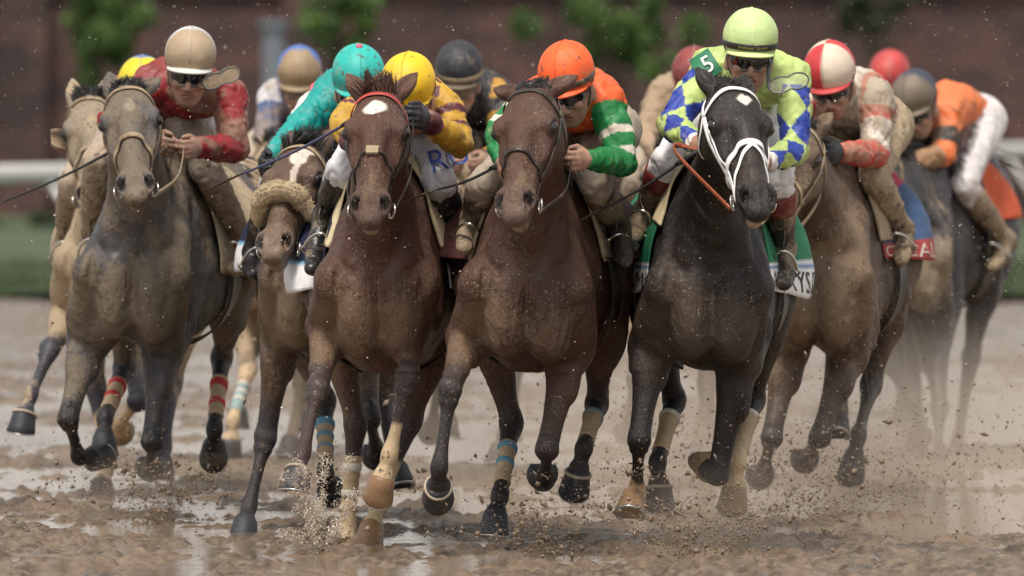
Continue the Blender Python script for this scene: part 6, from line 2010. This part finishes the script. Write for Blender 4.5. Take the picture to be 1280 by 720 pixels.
shrub(122, 30, 128, 0.62, 0.78, 5200, leafA, 'bright green tree against the brick wall behind the grey horses', 61)
shrub(425, 18, 128, 0.50, 0.52, 3400, leafA, 'green tree above the teal cap in front of the wall', 62)
shrub(765, 40, 128, 1.05, 0.72, 6800, leafA, 'broad green tree spreading over the wall behind the orange helmet', 63)
shrub(1090, 12, 128, 0.45, 0.42, 1800, leafB, 'small dark tree above the quartered cap', 64)
shrub(150, 300, 118, 1.3, 0.50, 6000, leafB, 'dark low shrub behind the rail beside the grey horses', 65, 'shrub')
shrub(40, 300, 120, 0.9, 0.42, 4000, leafB, 'dark clipped shrub behind the rail in front of the wall', 66, 'shrub')
shrub(1240, 268, 124, 0.9, 0.36, 4000, leafB, 'dark shrub beneath the rail beyond the dark grey horse', 67, 'shrub')
shrub(560, 240, 122, 1.5, 0.45, 5000, leafB, 'dark shrub along the wall behind the black-clad jockey', 68, 'shrub')
# pale cabinet on the wall between the first two trees
cb = empty('utility_cabinet', tuple(vec(at(342, 100, 130)[0], 130, 0.05)), 'pale blue utility cabinet standing before the brick wall', 'cabinet')
pm = plain('pale_paint', (0.16, 0.18, 0.21), 0.5, var=0.06)
m = MB(); m.box((0, 0, 1.15), (0.24, 0.40, 2.2)); m.build('case', pm, cb, False)
m = MB(); m.box((-0.02, -0.21, 1.15), (0.18, 0.02, 2.0)); dr = m.build('door', pm, cb, False)
m = MB(); m.box((0.08, -0.23, 1.1), (0.03, 0.02, 0.14)); m.build('handle', M['metal'], dr, False)
m = MB(); m.box((0, 0, 2.29), (0.32, 0.52, 0.08)); m.build('roof', pm, cb, False)
m = MB(); m.box((0, -0.02, 0.03), (0.50, 0.56, 0.10)); m.build('plinth', plain('concrete', (0.3, 0.29, 0.27), 0.9), cb, False)

# ------------------------------------------------------------------ flying mud
OCT = np.array([(1, 0, 0), (-1, 0, 0), (0, 1, 0), (0, -1, 0), (0, 0, 1), (0, 0, -1)], float)
OCF = np.array([(0, 2, 4), (2, 1, 4), (1, 3, 4), (3, 0, 4), (2, 0, 5), (1, 2, 5), (3, 1, 5), (0, 3, 5)])


def drops(name, P, size, mat, label, seed, stretch=0.9):
    rg = np.random.default_rng(seed); n = len(P)
    sc3 = size[:, None] * (1 + stretch * rg.uniform(-0.6, 0.9, (n, 3)))
    V = OCT[None] * rg.uniform(0.45, 1.6, (n, 6, 1)) * sc3[:, None, :]
    q = rg.normal(size=(n, 3)); q /= np.linalg.norm(q, axis=1)[:, None]
    an = rg.uniform(0, 6.28, n)[:, None, None]
    qq = q[:, None, :]
    V = V * np.cos(an) + np.cross(np.broadcast_to(qq, V.shape), V) * np.sin(an) + qq * (V * qq).sum(-1, keepdims=True) * (1 - np.cos(an))
    V = (V + P[:, None, :]).reshape(-1, 3)
    Fc = (OCF[None] + 6 * np.arange(n)[:, None, None]).reshape(-1, 3)
    o = mesh_obj(name, V, Fc, mat, None, False); o['kind'] = 'stuff'
    tag(o, label, 'mud')
    return o


mud_fly = plain('flying_mud', (0.19, 0.135, 0.09), 0.3, var=0.3, scale=20)
drop_m = plain('flying_drops', (0.60, 0.53, 0.45), 0.15, var=0.2, scale=20)
splash_m = plain('muddy_water', (0.62, 0.53, 0.43), 0.12, var=0.25, scale=30)
rg = np.random.default_rng(77)
# clods kicked up low behind and between the legs
n = 9000
D_ = rg.uniform(38.6, 49, n); pxl = np.where(rg.uniform(size=n) < 0.45, rg.uniform(-40, 1320, n), rg.normal(900, 230, n))
zz = np.minimum(rg.exponential(0.20, n), 1.3) + 0.02
P = np.stack([(pxl - 640) / FPX * D_, D_, zz], 1)
drops('mud_clods', P, np.clip(rg.lognormal(math.log(0.0016), 0.68, n), 0.0007, 0.014), mud_fly, 'brown mud clods flying low between the horses\' legs', 1)
# brown spray thrown back by the leaders, thickest behind the black horse
n = 9000
D_ = rg.uniform(40.5, 47, n); pxl = np.where(rg.uniform(size=n) < 0.6, rg.normal(1060, 130, n), rg.uniform(0, 1280, n))
zz = 0.05 + np.abs(rg.normal(0, 0.48, n))
P = np.stack([(pxl - 640) / FPX * D_, D_, zz], 1)
drops('mud_spray', P, np.clip(rg.lognormal(math.log(0.0011), 0.55, n), 0.0005, 0.006), mud_fly, 'fine brown mud drops thrown up behind the black horse and across the pack', 5)
# fine bright drops through the whole field
n = 9000
D_ = rg.uniform(38.4, 50, n); pxl = rg.uniform(-60, 1340, n); zz = rg.uniform(0.3, 2.35, n) ** 1.0
P = np.stack([(pxl - 640) / FPX * D_, D_, zz], 1)
drops('water_drops', P, 0.0005 + rg.exponential(0.0005, n), drop_m, 'fine pale drops of rain and spray in the air', 2)
# splashes where hooves have just struck
for k, (sx, sy, D0, hgt, wid, n, mt, lab) in enumerate((
        (185, 640, 42.4, 0.22, 0.20, 4200, mud_fly, 'burst of mud splashing up below the grey horse'),
        (402, 694, 39.6, 0.30, 0.055, 9000, splash_m, 'column of muddy water splashing up under the star-faced bay'),
        (395, 690, 39.6, 0.17, 0.06, 700, mud_fly, 'brown mud thrown up inside the water splash under the star-faced bay'),
        (875, 705, 39.4, 0.30, 0.26, 5500, mud_fly, 'spray of mud kicked up below the black horse'),
        (1010, 620, 43.0, 0.34, 0.34, 4000, mud_fly, 'mud flying up below the blue-clothed horse'),
        (690, 690, 39.6, 0.20, 0.28, 2600, mud_fly, 'mud spattering up behind the plain-faced bay'))):
    rg = np.random.default_rng(200 + k)
    g = at(sx, sy, D0); g[2] = 0.0
    jets = rg.normal(size=(26, 2)) * wid; jh = rg.uniform(0.25, 1.2, 26)
    j_ = rg.integers(0, 26, n); t_ = rg.uniform(0, 1, n)                      # each jet of the crown flies out on its own arc
    d = jets[j_] * (0.25 + t_[:, None]) + rg.normal(size=(n, 2)) * wid * 0.16 * (0.4 + t_[:, None])
    P = np.stack([g[0] + d[:, 0], g[1] + d[:, 1], 0.005 + hgt * jh[j_] * (2.2 * t_ - 1.2 * t_ * t_) + rg.normal(size=n) * 0.012], 1)
    P[:, 2] = np.abs(P[:, 2])
    drops('mud_splash', P, np.clip(rg.lognormal(math.log(0.0011 if mt is splash_m else 0.0014), 0.55 if mt is splash_m else 0.75, n), 0.0007, 0.0035 if mt is splash_m else 0.010), mt, lab, 300 + k)


# spray hanging in the air behind the leaders: soft-edged volume, densest low down
def mist(name, c, rad, dens, label, seed):
    m = bpy.data.materials.new(name); m.use_nodes = True
    t = m.node_tree; t.nodes.clear()
    out = t.nodes.new('ShaderNodeOutputMaterial'); v = t.nodes.new('ShaderNodeVolumePrincipled')
    v.inputs['Color'].default_value = (0.80, 0.70, 0.60, 1); v.inputs['Anisotropy'].default_value = 0.2
    tc = t.nodes.new('ShaderNodeTexCoord')
    ln = t.nodes.new('ShaderNodeVectorMath'); ln.operation = 'LENGTH'
    t.links.new(tc.outputs['Object'], ln.inputs[0])
    fall = _map(t, ln.outputs['Value'], 0.25, 1.0, 1.0, 0.0)
    geo = t.nodes.new('ShaderNodeNewGeometry')
    nz = _map(t, _noise(t, geo.outputs['Position'], 1.5, 3, 0.6), 0.35, 0.70, 0.15, 1.3, 'LINEAR')
    t.links.new(_math(t, 'MULTIPLY', _math(t, 'MULTIPLY', fall, nz), dens), v.inputs['Density'])
    t.links.new(v.outputs[0], out.inputs['Volume'])
    n1, n2 = 24, 12
    P = [(math.cos(a_) * math.sin(b_), math.sin(a_) * math.sin(b_), math.cos(b_)) for b_ in np.linspace(0.02, 3.12, n2) for a_ in np.linspace(0, 6.283, n1, endpoint=False)]
    fs = [(i * n1 + k, i * n1 + (k + 1) % n1, (i + 1) * n1 + (k + 1) % n1, (i + 1) * n1 + k) for i in range(n2 - 1) for k in range(n1)] + [tuple(range(n1))[::-1], tuple((n2 - 1) * n1 + k for k in range(n1))]
    o = mesh_obj(name, np.array(P), [f_[::-1] for f_ in fs], m, None, True, None, c)
    o.scale = rad
    o['kind'] = 'stuff'; tag(o, label, 'spray')
    return o


mist('spray_mist', (1.35, 45.5, 0.0), (2.6, 4.2, 0.9), 0.36, 'tan mist of mud spray hanging behind the right-hand horses', 1)
mist('spray_mist', (-1.44, 42.6, 0.05), (0.38, 0.6, 0.28), 0.9, 'puff of muddy spray under the grey horse', 3)
mist('spray_mist', (0.68, 40.0, 0.05), (0.55, 0.8, 0.36), 0.8, 'puff of muddy spray under the black horse', 4)
mist('spray_mist', (0.1, 46.5, 0.0), (2.6, 4.5, 0.8), 0.10, 'thin spray drifting behind the two bays', 2)
